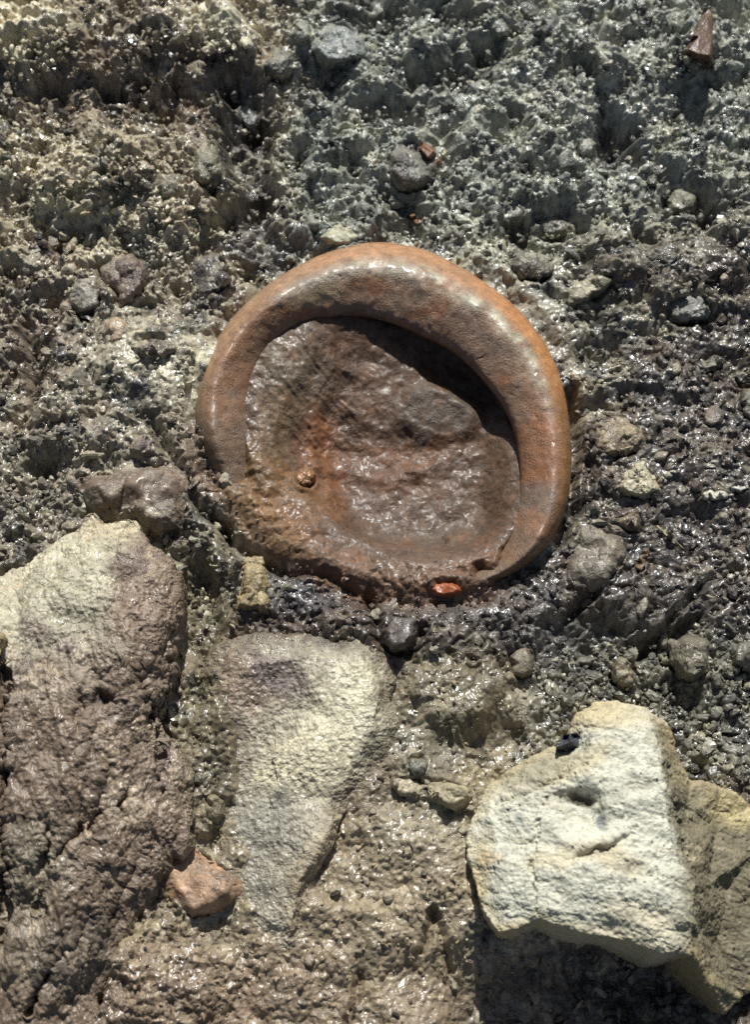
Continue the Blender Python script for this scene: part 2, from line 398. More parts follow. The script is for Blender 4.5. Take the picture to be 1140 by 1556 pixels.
 ('flint_chip', 'stone', 'small blue black glassy chip lodged on top of the white rock', [(846, 1135), (857, 1118), (876, 1114), (889, 1124), (886, 1142), (866, 1141)], 79, (.045, .05, .06), 1),
 ('dark_clod', 'clod', 'dark grey crumbly clod just above the flat tan slab', [(616, 1168), (622, 1152), (640, 1148), (652, 1160), (648, 1178), (630, 1184)], 24, (.12, .12, .10), 1),
 ('round_pebble', 'pebble', 'olive round pebble in the gap right of the big brown rock', [(308, 1228), (314, 1208), (328, 1202), (342, 1214), (343, 1240), (330, 1252), (314, 1246)], 24, (.24, .20, .12), 3),
 ('long_stone', 'stone', 'long brown shaded stone left of the rim under pale grit', [(200, 528), (226, 516), (258, 518), (266, 530), (246, 542), (218, 546)], 20, (.13, .105, .08), 1),
 ('yellow_chip', 'stone chip', 'yellow stone chip at the left border on the big brown rock', [(-10, 960), (4, 962), (14, 985), (20, 1000), (8, 1008), (-10, 1004)], 112, (.46, .38, .18), 1),
 ('peak_clod', 'clod', 'black pointed clod near the top border right of the middle', [(816, 48), (824, 24), (836, 10), (848, 26), (854, 46), (842, 56), (826, 56)], 40, (.07, .068, .06), 1),
 ('knobby_stone', 'stone', 'plain grey knob left of the black pointed clod', [(744, 46), (750, 26), (762, 20), (774, 32), (772, 52), (758, 58)], 32, (.20, .20, .175), 2),
 ('orange_pebble', 'pebble', 'orange tan pebble stuck on the inner lower left wall of the rim', [(446, 724), (456, 711), (470, 710), (480, 720), (474, 736), (460, 742), (450, 736)], 14, (.28, .13, .055), 2),
 ('rust_chip', 'stone chip', 'rust coloured upright sliver right of the pale lump', [(966, 868), (974, 842), (986, 828), (990, 838), (982, 862), (972, 874)], 18, (.24, .13, .06), 1),
]

# ------------------------------------------------------------------ ground
def axis(lo, hi, step, m_lo, m_hi, mstep):
    a = np.arange(lo - 14, hi + 14, step)
    l = a[0] - np.cumsum(np.linspace(step, mstep, int(m_lo / mstep * 1.6)))
    r = a[-1] + np.cumsum(np.linspace(step, mstep, int(m_hi / mstep * 1.6)))
    return np.concatenate([l[::-1], a, r])


STEP = 1.75
gx = axis(0, 1140, STEP, 950, 950, 22)
gy = axis(0, 1556, STEP, 800, 800, 22)
NX, NY = len(gx), len(gy)
X, Y = np.meshgrid(gx, gy)
W0 = P(X, Y, 0)
wx = (W0[..., 0] / S).astype(np.float32); wy = (W0[..., 1] / S).astype(np.float32)   # true ground coordinates in plan units

wA = fbm(wx / 90, wy / 90, 4, 3); wB = fbm(wx / 90 + 40, wy / 90 + 8, 4, 9)
Xw = X + wA * 34; Yw = Y + wB * 34           # warped copies for irregular borders
n_big = fbm(wx / 130, wy / 130, 4, 21)
n_mid = fbm(wx / 40, wy / 40, 4, 25)
n_fin = fbm(wx / 10, wy / 10, 3, 29)


def BL(*a, soft=0.4):
    return blob(Xw, Yw, *a, soft=soft)


# where the soil is coarse, where it is smeared mud
th = np.arctan2(-(Y - RC[1]), X - RC[0]); rad = np.hypot(X - RC[0], Y - RC[1])
ro, ri = R_OUT(th), R_IN(th)
q = (rad - ri) / (ro - ri)
deg = np.degrees(th)
inside = 1 - sstep(0.35, 0.6, q)
near = 1 - sstep(1.0, 1.45, q)
# how far mud covers the rim: full between 200 and 305 degrees
d2 = (deg + 360 + 22 * wA + 14 * n_mid) % 360
bury = sstep(174, 222, d2) * (1 - sstep(298, 322, d2))

m_top = 1 - sstep(330, 470, Yw + 0.12 * (X - 570))
m_left = 1 - sstep(300, 400, Xw)
m_right = sstep(830, 900, Xw) * (1 - m_top)
m_low = sstep(900, 980, Yw)
m_lowR = BL(1020, 1060, 240, 130) * (1 - m_top)
m_mud = np.maximum.reduce([BL(640, 930, 290, 95), BL(990, 620, 150, 110) * .8, BL(1010, 880, 190, 110), BL(300, 690, 90, 70)])

# macro relief (plan pixels)
H = 16 * n_big + 7 * n_mid
H += 38 * (1 - sstep(70, 150, Yw + 30 * wB)) * (1 - sstep(330, 400, Xw))              # brown bank, upper left
H += 30 * BL(90, 60, 110, 50, soft=.4) + 30 * BL(300, 70, 80, 50, soft=.4) + 22 * BL(120, 250, 130, 50, soft=.4)
H += -66 * BL(374, 205, 36, 120, -8) - 30 * BL(420, 370, 62, 34)                       # dark gully left of centre
H += 34 * BL(225, 285, 130, 70)
H += -44 * BL(932, 205, 44, 30, soft=.6) - 40 * BL(560, 12, 60, 22) - 40 * BL(700, 12, 40, 20)
H += -34 * BL(690, 110, 40, 24) - 26 * BL(600, 160, 50, 26) - 24 * BL(1090, 300, 50, 22)
H += 30 * BL(1000, 70, 150, 50) + 20 * BL(760, 190, 70, 40) + 24 * BL(1040, 420, 130, 40, 8)
H += -20 * BL(830, 330, 60, 20) - 22 * BL(930, 520, 70, 26) - 16 * BL(960, 610, 120, 18)
H += 26 * BL(250, 560, 90, 70) - 24 * BL(40, 560, 30, 110, 10) + 18 * BL(120, 640, 80, 60)
H += -26 * m_lowR - 40 * BL(1010, 960, 60, 14, -20) - 24 * BL(900, 960, 60, 40)
H += -80 * blob(X, Y, 940, 1540, 230, 110, 0, .5)
H += -34 * blob(Xw, Yw, 302, 925, 36, 70, 0, .5) - 16 * blob(Xw, Yw, 305, 1120, 30, 80, 0, .5) + 16 * BL(470, 1100, 140, 140) + 12 * BL(440, 1340, 70, 90)
H += 22 * BL(620, 1350, 120, 110) - 16 * BL(520, 1330, 50, 60)
H += 20 * BL(690, 1060, 60, 50) - 20 * BL(745, 1110, 40, 30)
H += -10 * np.exp(-((q - 1.1) / .12) ** 2) * (1 - bury) + 20 * BL(600, 925, 260, 60) + 20 * BL(330, 760, 70, 110, -30)                               # moat round the exposed rim


def groove(pts, w, depth, wob=10):
    d = line_d(X + wA * wob + n_mid * 6, Y + wB * wob, pts)
    return -depth * np.exp(-(d / w) ** 2)


G = 0
for pts, w, dp in [
    ([(232, 640), (262, 705), (300, 770), (340, 800), (372, 840), (430, 862)], 7, 34),
    ([(340, 800), (352, 850), (350, 930)], 8, 30),
    ([(560, 905), (580, 985), (625, 995), (640, 960)], 6, 30),
    ([(900, 690), (900, 745), (880, 765)], 5, 26),
    ([(960, 1010), (1020, 940), (1080, 875), (1130, 860)], 4, 22),
    ([(870, 590), (876, 680), (872, 760), (852, 812)], 8, 30),
    ([(150, 395), (176, 440), (184, 468)], 5, 26), ([(30, 440), (40, 520), (48, 620)], 8, 26),
    ([(840, 440), (900, 470), (1000, 500)], 7, 20), ([(1030, 1020), (985, 1040)], 6, 20),
    ([(655, 1385), (650, 1430), (640, 1445)], 4, 22), ([(655, 1385), (672, 1430), (690, 1480)], 4, 18), ([(545, 1480), (540, 1520), (520, 1556)], 5, 18),
    ([(925, 870), (900, 905), (860, 935)], 5, 22), ([(540, 900), (480, 870), (440, 865)], 6, 16),
]:
    G = G + groove(pts, w, dp)

c2g, _ = clods(wx + 16 * n_mid, wy + 10 * wB, 46, 17, tilt=1.0)
c3g, _ = clods(wx + 6 * n_fin, wy + 6 * n_mid, 15, 12, tilt=.8)
# mud in the mouth of the pot: a shallow dish that rises towards the camera side
u = (X - 590) / 200; v = (Y - 665) / 185
e_ = np.sqrt(((X - 640 + 10 * wA) / 152) ** 2 + ((Y - 655 + 10 * wB) / 145) ** 2)
a_ = np.arctan2(Y - 655, X - 640)
side = .25 + .95 * blob(np.cos(a_) + 1, np.sin(a_) - .1, 0, 0, .9, .9, 0, .6) + 2.0 * np.clip(np.sin(a_), 0, 1) ** 2 * (1 - .4 * np.clip(np.cos(a_), 0, 1))
wall_ = np.log1p(np.exp((e_ - 1.0) * 16)) / 16
dish = -70 + 30 * np.clip(-(Y - 655) / 145, 0, 1.2) + 6 * np.clip((Y - 655) / 145, 0, 1) + 112 * side * wall_ + 46 * sstep(.55, 1.0, (X - 640) / 152) * sstep(575, 680, Y)
dish += -20 * blob(X, Y, 700, 545, 60, 30, 25, .6)
dish = np.minimum(dish, -6 + 10 * np.tanh((dish + 6) / 22))
dish += 13 * blob(X + 8 * wA, Y + 8 * wB, 672, 606, 62, 42, 12, .3) + 8 * blob(Xw, Yw, 560, 590, 60, 40, 30, .3)
dish += 8 * np.exp(-(line_d(X + 14 * wA, Y + 14 * wB, [(505, 545), (478, 600), (476, 670), (500, 740), (520, 765)]) / 14) ** 2)
dish += -9 * np.exp(-(line_d(X + 10 * wA, Y, [(540, 795), (620, 815), (700, 815), (748, 790)]) / 16) ** 2)
dish += 5 * np.exp(-(line_d(X + 20 * n_mid, Y + 22 * wB, [(500, 690), (580, 700), (690, 672), (760, 660)]) / 16) ** 2)
dish += 2.2 * fbm(wx / 60 + wy / 80, wy / 60, 4, 44, ridged=True) * 1.2 + .5 * n_fin + 5 * n_mid + 6 * wA + 1.5 * fbm(wx / 22, wy / 22, 4, 46) + 1.2 * (c3g - .3) + 3 * (c2g - .4) * (e_ < 1.15)
dish += 3.5 * fbm((wx - wy) / 70 + n_mid, (wx + wy) / 22, 3, 47, ridged=True) * BL(470, 600, 90, 90)
ex = 26 + 14 * n_mid + 3 * fbm(wx / 16, wy / 16, 4, 45, ridged=True) + 2 * n_fin
cover = 22 - 14 * np.clip((q - .45) / .55, 0, 2) ** 2 + 6 * n_mid + 6 * wB + 2.5 * n_fin                      # mud lying over the buried arc
hid = -30 * np.ones_like(X)

# grains and clods
flat = sstep(905, 985, Yw - .1 * (X - 500)) * (1 - sstep(690, 760, Xw + .35 * (Y - 1250) * (Y < 1250)))          # smooth clayey ground, lower left
flat = np.maximum(flat, BL(330, 1450, 330, 130))
calm = np.maximum.reduce([BL(235, 590, 130, 120), BL(1000, 860, 120, 80) * .5, flat, .8 * BL(640, 800, 330, 130) * (near > .2)])
patch = .35 + .9 * sstep(-.35, .3, fbm(wx / 110, wy / 110, 3, 131))
sx = wx + 20 * n_mid + 6 * n_fin; sy = wy + 20 * wB * 1.5
c0, i0 = clods(wx + 34 * n_mid, wy + 34 * wB, 84, 8, tilt=1.0, k=1.5)
c1, i1 = clods(sx, sy, 44, 1, tilt=1.0)
c2, i2 = clods(sx + 5 * n_fin, sy, 21, 2, tilt=.9)
c3, i3 = clods(wx + 4 * n_fin, wy + 4 * n_mid, 11, 3, tilt=.7)
c4, i4 = clods(wx, wy, 6, 4, tilt=.5)
rock_l = fbm(wx / 34 + .3 * wA, wy / 60, 5, 60, ridged=True)
kk = (1 - .82 * calm) * (1 - .45 * m_mud) * patch
cb, ib = clods(wx + 50 * wA, wy + 50 * wB, 150, 14, tilt=1.3, k=1.0)
D = -10 * BL(985, 620, 110, 130) * n_mid
D += 84 * (.40 * m_top + .16 * m_left * (1 - m_top) + .14 * m_right + .06) * (c0 - .4) * kk
D += 44 * (.40 * m_top + .22 * m_left * (1 - m_top) + .24 * m_right + .13) * (c1 - .4) * kk
D += 21 * (.26 * m_top + .2 * m_left * (1 - m_top) + .2 * m_right + .18 * m_low + .12) * kk * (c2 - .4)
D += 26 * flat * (cb - .4) + 20 * BL(235, 590, 150, 140) * (cb - .4)
D += 11 * (.24 * m_top + .26 * m_left + .30 * m_right + .30 * m_low + .1) * (1 - .4 * m_mud) * (1 - .4 * calm) * (1 - .62 * flat) * (1 - .3 * m_right) * (.5 + .6 * patch) * (c3 - .4)
D += 6 * (0.32 + .08 * m_low - .1 * flat) * (1 - .4 * m_mud) * (c4 - .4) + flat * (3.2 * fbm(wx / 22, wy / 22, 5, 150, ridged=True) + 5 * fbm(wx / 60, wy / 60, 3, 155))
D += 9 * rock_l * (.3 + .8 * m_left * (1 - m_top)) + 1.8 * n_fin
hole = np.clip(fbm(wx / 38 + 5, wy / 38, 4, 72) - .18, 0, 1)
D -= 42 * hole * (.6 * m_top + .2) * (1 - .8 * calm)
D += -9 * np.clip(fbm(wx / 30 + wA, wy / 30, 3, 70, ridged=True) - .62, 0, 1) * 6 * m_mud     # drying cracks
Hout = H + D + G
# join the mouth, the buried arc and the outside
qq = q + .10 * n_mid
t_in = sstep(-.75, .5, qq) ** 1.2
cov = cover + .25 * D
Hb = np.where(q < .55, dish * (1 - t_in) + cov * t_in, cov * (1 - sstep(.8, 1.8, qq)) + Hout * sstep(.8, 1.8, qq) + 0 * G)
Hb = Hb + G * (q > .5) * (1 - sstep(.8, 1.8, qq))
he = dish * (1 - sstep(.12, .3, q)) + hid * sstep(.12, .3, q)
Hx = np.where(q < .4, he, hid * (1 - sstep(.5, .86, q)) + (Hout - 6) * sstep(.5, .86, q))
HT = Hb * bury + Hx * (1 - bury)

core = (slice(6, NY - 6), slice(6, NX - 6))
for it in range(26):
    lim = 1.25 * STEP
    dx = np.diff(HT, axis=1); dy = np.diff(HT, axis=0)
    fx = np.sign(dx) * np.clip(np.abs(dx) - lim, 0, 60) * .22; fy = np.sign(dy) * np.clip(np.abs(dy) - lim * 1.1, 0, 60) * .22
    w_keep = (q > 1.0) | (bury > .5)
    add = np.zeros_like(HT)
    add[:, :-1] += fx; add[:, 1:] -= fx; add[:-1] += fy; add[1:] -= fy
    HT += add * w_keep
HT += (.8 * n_fin + 1.4 * (c4 - .4) + 2.4 * (c3 - .4) + 5 * (c2 - .4)) * w_keep * (m_top + .6 * m_left) * (1 - .6 * calm) * (1 - near)

# let the big stones sit in sockets
H_before = HT.copy()
for poly, dep, lo, hi in ((WHITE_B, 55, -26, 2), (BROWN_B, 70, -34, -4), (MID_B, 30, -60, -22)):
    sdv = poly_sd(X + 10 * n_mid, Y + 10 * wB, poly)
    HT -= dep * (1 - sstep(lo, hi, sdv))
for s in ST:
    pl = np.array(s[3], float)
    x0, y0 = pl.min(0) - 4; x1, y1 = pl.max(0) + 4
    a, b_ = np.searchsorted(gx, [x0, x1]); c, d_ = np.searchsorted(gy, [y0, y1])
    sub = (slice(c, d_), slice(a, b_))
    sdv = poly_sd(X[sub], Y[sub], pl)
    HT[sub] -= 16 * (1 - sstep(-14, -4, sdv)) - 5 * np.exp(-((sdv - 1) / 5) ** 2)


def ground_at(px, py, field=None, r=0):
    f = H_before if field is None else field
    i = int(np.clip(np.searchsorted(gx, px), 0, NX - 1)); j = int(np.clip(np.searchsorted(gy, py), 0, NY - 1))
    if r:
        k = int(r / STEP)
        return float(np.mean(f[max(0, j - k):j + k + 1, max(0, i - k):i + k + 1]))
    return float(f[j, i])


# albedo of the soil, with some shade laid in
def c3v(r, g, b):
    return np.array([r, g, b], np.float32)


C = np.zeros((NY, NX, 3), np.float32) + c3v(.145, .125, .098)


def lay(m, col, s=1.0):
    global C
    m = np.clip(m * s, 0, 1)[..., None].astype(np.float32)
    C = C * (1 - m) + m * c3v(*col)


lay(sstep(380, 480, Xw) * m_top, (.125, .130, .112))                                    # grey green soil
lay((1 - sstep(380, 480, Xw)) * m_top, (.16, .135, .098))
lay(BL(130, 130, 110, 60), (.085, .062, .045), .85); lay(BL(300, 130, 100, 75), (.08, .058, .042), .9)  # viewer-facing sides of the bank, their shade laid into the colour
lay(BL(20, 40, 80, 60), (.40, .36, .26), .55); lay(BL(330, 40, 60, 30), (.32, .30, .23), .6)
lay(BL(60, 240, 110, 40), (.26, .23, .16), .5); lay(BL(120, 340, 140, 50), (.28, .25, .18), .5)
lay(BL(372, 220, 42, 125, -8), (.04, .036, .034), .9); lay(BL(420, 370, 70, 40), (.04, .04, .042), .85)  # gully darkened in the colour as well, adding to its shade
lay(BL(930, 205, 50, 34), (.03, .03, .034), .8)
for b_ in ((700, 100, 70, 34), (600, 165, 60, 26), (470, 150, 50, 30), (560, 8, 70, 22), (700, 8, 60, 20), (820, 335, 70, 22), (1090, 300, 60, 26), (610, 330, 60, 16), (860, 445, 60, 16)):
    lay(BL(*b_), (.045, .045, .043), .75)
lay(BL(900, 120, 120, 80), (.17, .17, .15), .5)
lay(BL(900, 380, 230, 60), (.22, .215, .165), .6)
lay(BL(160, 600, 190, 150), (.17, .145, .11), .8); lay(BL(240, 540, 90, 60), (.30, .27, .20), .7); lay(BL(290, 560, 40, 70, 20), (.36, .33, .25), .6)
lay(BL(50, 480, 60, 140), (.11, .085, .065), .8); lay(BL(330, 690, 60, 60), (.12, .085, .062), .8)
lay(m_right, (.052, .039, .031), .92); lay(BL(900, 560, 50, 70), (.24, .21, .15), .5); lay(BL(1000, 590, 60, 30), (.06, .055, .055), .6)
lay(BL(930, 470, 120, 40), (.20, .19, .14), .5)
lay(BL(640, 930, 300, 90), (.062, .047, .040), .95); lay(BL(480, 890, 90, 40), (.045, .04, .045), .8); lay(BL(700, 960, 120, 40), (.07, .058, .052), .8)
lay(BL(1000, 880, 200, 100), (.048, .037, .031), .9); lay(BL(850, 980, 90, 50), (.035, .034, .04), .8)
lay(m_lowR, (.085, .082, .066), .8); lay(BL(690, 1050, 90, 60), (.19, .175, .13), .75); lay(BL(650, 1140, 60, 50), (.15, .145, .12), .7)
lay(BL(560, 1400, 240, 190) * sstep(1180, 1260, Yw), (.25, .215, .165), .9); lay(BL(660, 1250, 90, 60), (.26, .245, .20), .7)
lay(BL(300, 1500, 200, 90), (.20, .155, .12), .9); lay(BL(600, 1530, 160, 50), (.17, .135, .105), .7)
lay(BL(340, 1330, 70, 110), (.25, .23, .18), .8); lay(BL(760, 1160, 60, 40), (.26, .23, .16), .7)
lay(blob(Xw, Yw, 920, 1520, 190, 90), (.085, .075, .062), .7)  # ground below the white rock painted darker where its shadow falls
lay(BL(305, 900, 44, 90), (.12, .11, .075), .8); lay(BL(310, 1100, 40, 100), (.12, .11, .08), .8)
# every clod has its own tone; crumbs of cream and of charcoal
tone = .55 + .4 * i0 * .5 + .5 * i1 * .5 + .5 * i2 * .5 + .5 * i3 * .5
tone = tone * (1 - .5 * flat) + .85 * .5 * flat
C *= (tone * (1.4 + .65 * m_top + .25 * m_low))[..., None]
pale = ((i3 > .86) * .55 + (i2 > .9) * .5 + (i1 > .9) * .35) * (1 - .6 * m_mud)
lay(sstep(.05, .5, fbm(wx / 60, wy / 60, 4, 140)) * m_top * (1 - .3 * sstep(380, 480, Xw)), (.42, .39, .29), .5)
lay(pale * sstep(-.1, .4, c3), (.42, .38, .28), .8)
lay(((i2 < .10) * .8 + (i3 < .12) * .6 + (i1 < .06) * .7) * (1 - .7 * flat), (.05, .047, .045), .7)
C *= np.array([1.0, .985, .92], np.float32)
C *= (1 - .22 * flat)[..., None] * (1 - flat[..., None] * np.array([.04, .11, .22], np.float32))
outC = C.copy()
# mud in and over the pot
C[:] = c3v(.125, .074, .046)
lay(BL(670, 600, 70, 44), (.125, .10, .08), .7); lay(BL(520, 600, 60, 70), (.135, .078, .05), .7)
lay(BL(440, 560, 50, 60), (.16, .125, .085), .8); lay(BL(570, 710, 120, 40), (.17, .085, .045), .6); lay(BL(640, 660, 140, 14), (.20, .09, .04), .55)
lay(BL(490, 690, 26, 90, -12), (.24, .10, .042), .6); lay(BL(420, 640, 30, 50), (.17, .115, .06), .7); lay(BL(400, 745, 70, 80), (.17, .105, .05), .8)
lay(BL(445, 770, 50, 50), (.20, .105, .045), .7); lay(BL(650, 800, 110, 26), (.11, .082, .06), .7); lay(BL(720, 700, 60, 70), (.13, .082, .053), .7)
lay(BL(420, 840, 60, 26), (.18, .115, .065), .6); lay(BL(640, 855, 140, 26), (.14, .086, .055), .8); lay(BL(745, 860, 50, 20), (.17, .095, .055), .6)
lay(BL(490, 640, 20, 30), (.24, .10, .04), .5); lay(BL(600, 740, 90, 20), (.17, .125, .10), .5)
lay(sstep(.1, .6, fbm(wx / 30, wy / 55, 4, 81)), (.21, .095, .042), .55)
lay(sstep(.15, .6, fbm(wx / 24, wy / 24, 4, 86)), (.075, .057, .047), .5)
lay(sstep(.2, .5, fbm(wx / 14, wy / 26, 4, 88)), (.19, .10, .05), .45)
mudC = C * np.array([1.0, .95, .88], np.float32) * (.62 + .28 * i3[..., None]) * (1 + .35 * bury * sstep(-.4, .3, q))[..., None]
mm = np.where(q < .6, 1.0, bury * (1 - sstep(1.0, 1.6, qq + .25 * n_mid)))[..., None].astype(np.float32)
C = outC * (1 - mm) + mudC * mm

WG = P(X, Y, 0)
WG[..., 2] += HT * S
# crumbs lean a little, so edges undercut
WG[..., 0] += (perlin(wx / 7, wy / 7, 90) * 2.2) * S * (1 - .5 * inside)
WG[..., 1] += (perlin(wx / 7, wy / 7, 95) * 2.2 - .08 * np.clip(D, -25, 25) * (1 - near)) * S * (1 - .5 * inside)
idx = np.arange(NX * NY, dtype=np.int32).reshape(NY, NX)
quads = np.stack([idx[1:, :-1], idx[1:, 1:], idx[:-1, 1:], idx[:-1, :-1]], -1).reshape(-1, 4)
is_mud = ((q < .62) | ((bury > .5) & (qq < 1.05)))
fm = is_mud[:-1, :-1].ravel()
Vall = WG.reshape(-1, 3); Call = C.reshape(-1, 3)


def sub_mesh(name, F, mat):
    used = np.unique(F); remap = np.zeros(len(Vall), np.int32); remap[used] = np.arange(len(used), dtype=np.int32)
    return mesh_obj(name, Vall[used], remap[F], mat, Call[used])


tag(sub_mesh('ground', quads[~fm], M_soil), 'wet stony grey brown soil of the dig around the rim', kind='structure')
tag(sub_mesh('mud', quads[fm], M_mud), 'smooth brown wet mud filling the mouth of the rim', kind='structure')

# ------------------------------------------------------------------ clay rim
def catmull(pts, n):
    pts = np.array(pts, float); k = len(pts)
    out = []
    for t in np.linspace(0, k - 1 - 1e-6, n):
        i = int(t); f = t - i
        p0, p1, p2, p3 = pts[max(i - 1, 0)], pts[i], pts[min(i + 1, k - 1)], pts[min(i + 2, k - 1)]
        out.append(.5 * ((2 * p1) + (-p0 + p2) * f + (2 * p0 - 5 * p1 + 4 * p2 - p3) * f * f + (-p0 + 3 * p1 - 3 * p2 + p3) * f ** 3))
    return np.array(out)


NT = 900
tt = np.linspace(-np.pi, np.pi, NT, endpoint=False)


def ring_part(name, ctrl, n, parent, colfn, disp, mat):
    """A band of the rim: ctrl rows are (q across the lip, height), swept round the mouth."""
    pr = catmull(ctrl, n)
    T, K = np.meshgrid(tt, np.arange(n), indexing='ij')
    qv = pr[K, 0]; hv = pr[K, 1].copy()
    ang = T
    rr = R_IN(ang) + qv * (R_OUT(ang) - R_IN(ang))
    px = RC[0] + rr * np.cos(ang); py = RC[1] - rr * np.sin(ang)
    hv = hv - 44 * sstep(178, 215, np.degrees(ang) % 360) * (1 - sstep(288, 326, np.degrees(ang) % 360))
    hv = hv + disp * (fbm(px / 60, py / 60, 3, 5) * 3 + fbm(px / 18, py / 18, 4, 6) * 1.5 - 4 * np.clip(perlin(px / 9, py / 9, 13) - .5, 0, 1))
    w = P(px, py, hv)
    col = colfn(px, py, qv, np.degrees(ang), hv)
    id_ = np.arange(NT * n).reshape(NT, n); nx = np.roll(id_, -1, 0)
    F = np.stack([id_[:, :-1], nx[:, :-1], nx[:, 1:], id_[:, 1:]], -1).reshape(-1, 4)
    return mesh_obj(name, w.reshape(-1, 3), F[:, ::-1], mat, col.reshape(-1, 3), parent)


def mixc(a, b, m):
    return a * (1 - m[..., None]) + np.asarray(b, float) * m[..., None]


def lip_col(px, py, qv, dg, hv):
    n = fbm(px / 50, py / 50, 4, 31); n2 = fbm(px / 16, py / 16, 4, 35); n3 = fbm(px / 30, py / 30, 4, 38)
    c = np.zeros(px.shape + (3,)) + np.array([.26, .158, .098])
    c = mixc(c, (.25, .115, .055), sstep(.0, .4, n))
    c = mixc(c, (.185, .125, .092), sstep(.0, .4, -n) * .7)
    c = mixc(c, (.20, .14, .10), sstep(.0, .25, .22 - qv) * .7)
    # left arc is warmer brown, the right arc redder
    c = mixc(c, (.22, .11, .052), sstep(.2, .7, blob(px, py, 345, 560, 60, 110, 25)) * .7)
    c = mixc(c, (.27, .105, .045), blob(px + 20 * n, py, 815, 690, 45, 60, 0) * .6)
    c = mixc(c, (.24, .105, .05), blob(px + 20 * n, py, 800, 810, 40, 45, 0) * .7)
    c = mixc(c, (.165, .125, .10), blob(px + 20 * n, py, 820, 755, 35, 22, 0) * .7)
    c = mixc(c, (.32, .24, .13), blob(px + 25 * n2, py + 20 * n, 486, 447, 34, 18, -25) * .85)
    # pale crest band: sediment with the rim's highlight painted into its colour
    sheen_film = np.exp(-((qv - .72) / .11) ** 2) * blob(px, py, 700, 450, 190, 130, 35) * sstep(-.35, .25, n3)
    c = mixc(c, (.44, .41, .29), sheen_film * .95)
    sheen_film2 = np.exp(-((qv - .66) / .10) ** 2) * blob(px, py, 520, 410, 130, 50, -10)
    c = mixc(c, (.38, .32, .24), sheen_film2 * .8)
    # bare orange clay on the outer slope
    o = sstep(.74, .9, qv + .06 * n2)
    c = mixc(c, mixc(np.zeros(px.shape + (3,)) + np.array([.38, .20, .10]), (.43, .19, .065), sstep(700, 800, px) * 1.0), o)
    c = mixc(c, (.30, .20, .12), o * (1 - sstep(430, 520, px)) * .6)
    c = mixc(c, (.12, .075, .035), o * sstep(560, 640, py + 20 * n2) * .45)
    dd_ = dg % 360
    sm = sstep(165, 195, dd_ + 22 * n) * (1 - sstep(312, 342, dd_ + 22 * n))
    c = mixc(c, (.15, .098, .062), sm * .85)
    sm2 = sstep(.1, .5, fbm(px / 34, py / 34, 4, 57)) * (1 - sstep(.5, .7, qv))
    c = mixc(c, (.20, .148, .105), sm2 * .45)
    c = c * (1 + .25 * n2)[..., None]
    return c


def wall_col(px, py, qv, dg, hv):
    n = fbm(px / 40, py / 40, 4, 51)
    c = np.zeros(px.shape + (3,)) + np.array([.16, .115, .065])
    c = mixc(c, (.20, .12, .055), sstep(0, .4, n))
    return c


org = P(588, 640, -60)
rim = bpy.data.objects.new('clay_vessel', None)
COL.objects.link(rim)
rim.location = org
tag(rim, 'round brown and orange clay vessel mouth with thick rolled rim, half buried in soil', 'pottery')
ring_part('rim', [(-.012, -18), (.0, -9), (.035, 0), (.12, 10), (.30, 24), (.47, 35), (.60, 42), (.70, 44), (.80, 39), (.90, 26), (.985, 3)], 60, rim, lip_col, 1.0, M_pot)
ring_part('outer_wall', [(.985, 4), (1.0, -6), (.99, -26), (.95, -60)], 14, rim, lip_col, .6, M_pot)
ring_part('inner_wall', [(.10, -66), (.16, -48), (.15, -34), (.06, -22), (-.012, -16)], 18, rim, wall_col, .4, M_pot)

# ------------------------------------------------------------------ stones
def subdivide(V, F, U):
    e = np.sort(np.concatenate([F[:, [0, 1]], F[:, [1, 2]], F[:, [2, 0]]]), 1)
    ue, inv = np.unique(e, axis=0, return_inverse=True)
    inv = inv.reshape(-1)
    n = len(V); m = len(F)
    V2 = np.concatenate([V, (V[ue[:, 0]] + V[ue[:, 1]]) / 2]); U2 = np.concatenate([U, (U[ue[:, 0]] + U[ue[:, 1]]) / 2])
    a, b, c = inv[:m] + n, inv[m:2 * m] + n, inv[2 * m:] + n
    F2 = np.concatenate([np.stack([F[:, 0], a, c], 1), np.stack([a, F[:, 1], b], 1), np.stack([c, b, F[:, 2]], 1), np.stack([a, b, c], 1)])
    return V2, F2, U2


def relax(V, F, it, f=.5):
    e = np.unique(np.sort(np.concatenate([F[:, [0, 1]], F[:, [1, 2]], F[:, [2, 0]]]), 1), axis=0)
    n = len(V)
    deg_ = np.bincount(e.ravel(), minlength=n).astype(float)
    for _ in range(it):
        a = np.zeros_like(V)
        for k in range(3):
            a[:, k] = np.bincount(e[:, 0], V[e[:, 1], k], n) + np.bincount(e[:, 1], V[e[:, 0], k], n)
        V = V + f * (a / deg_[:, None] - V)
    return V


def vnormals(V, F):
    fn = np.cross(V[F[:, 1]] - V[F[:, 0]], V[F[:, 2]] - V[F[:, 0]])
    n = np.zeros_like(V)
    for k in range(3):
        for j in range(3):
            n[:, k] += np.bincount(F[:, j], fn[:, k], len(V))
    return n / (np.linalg.norm(n, axis=1)[:, None] + 1e-12)


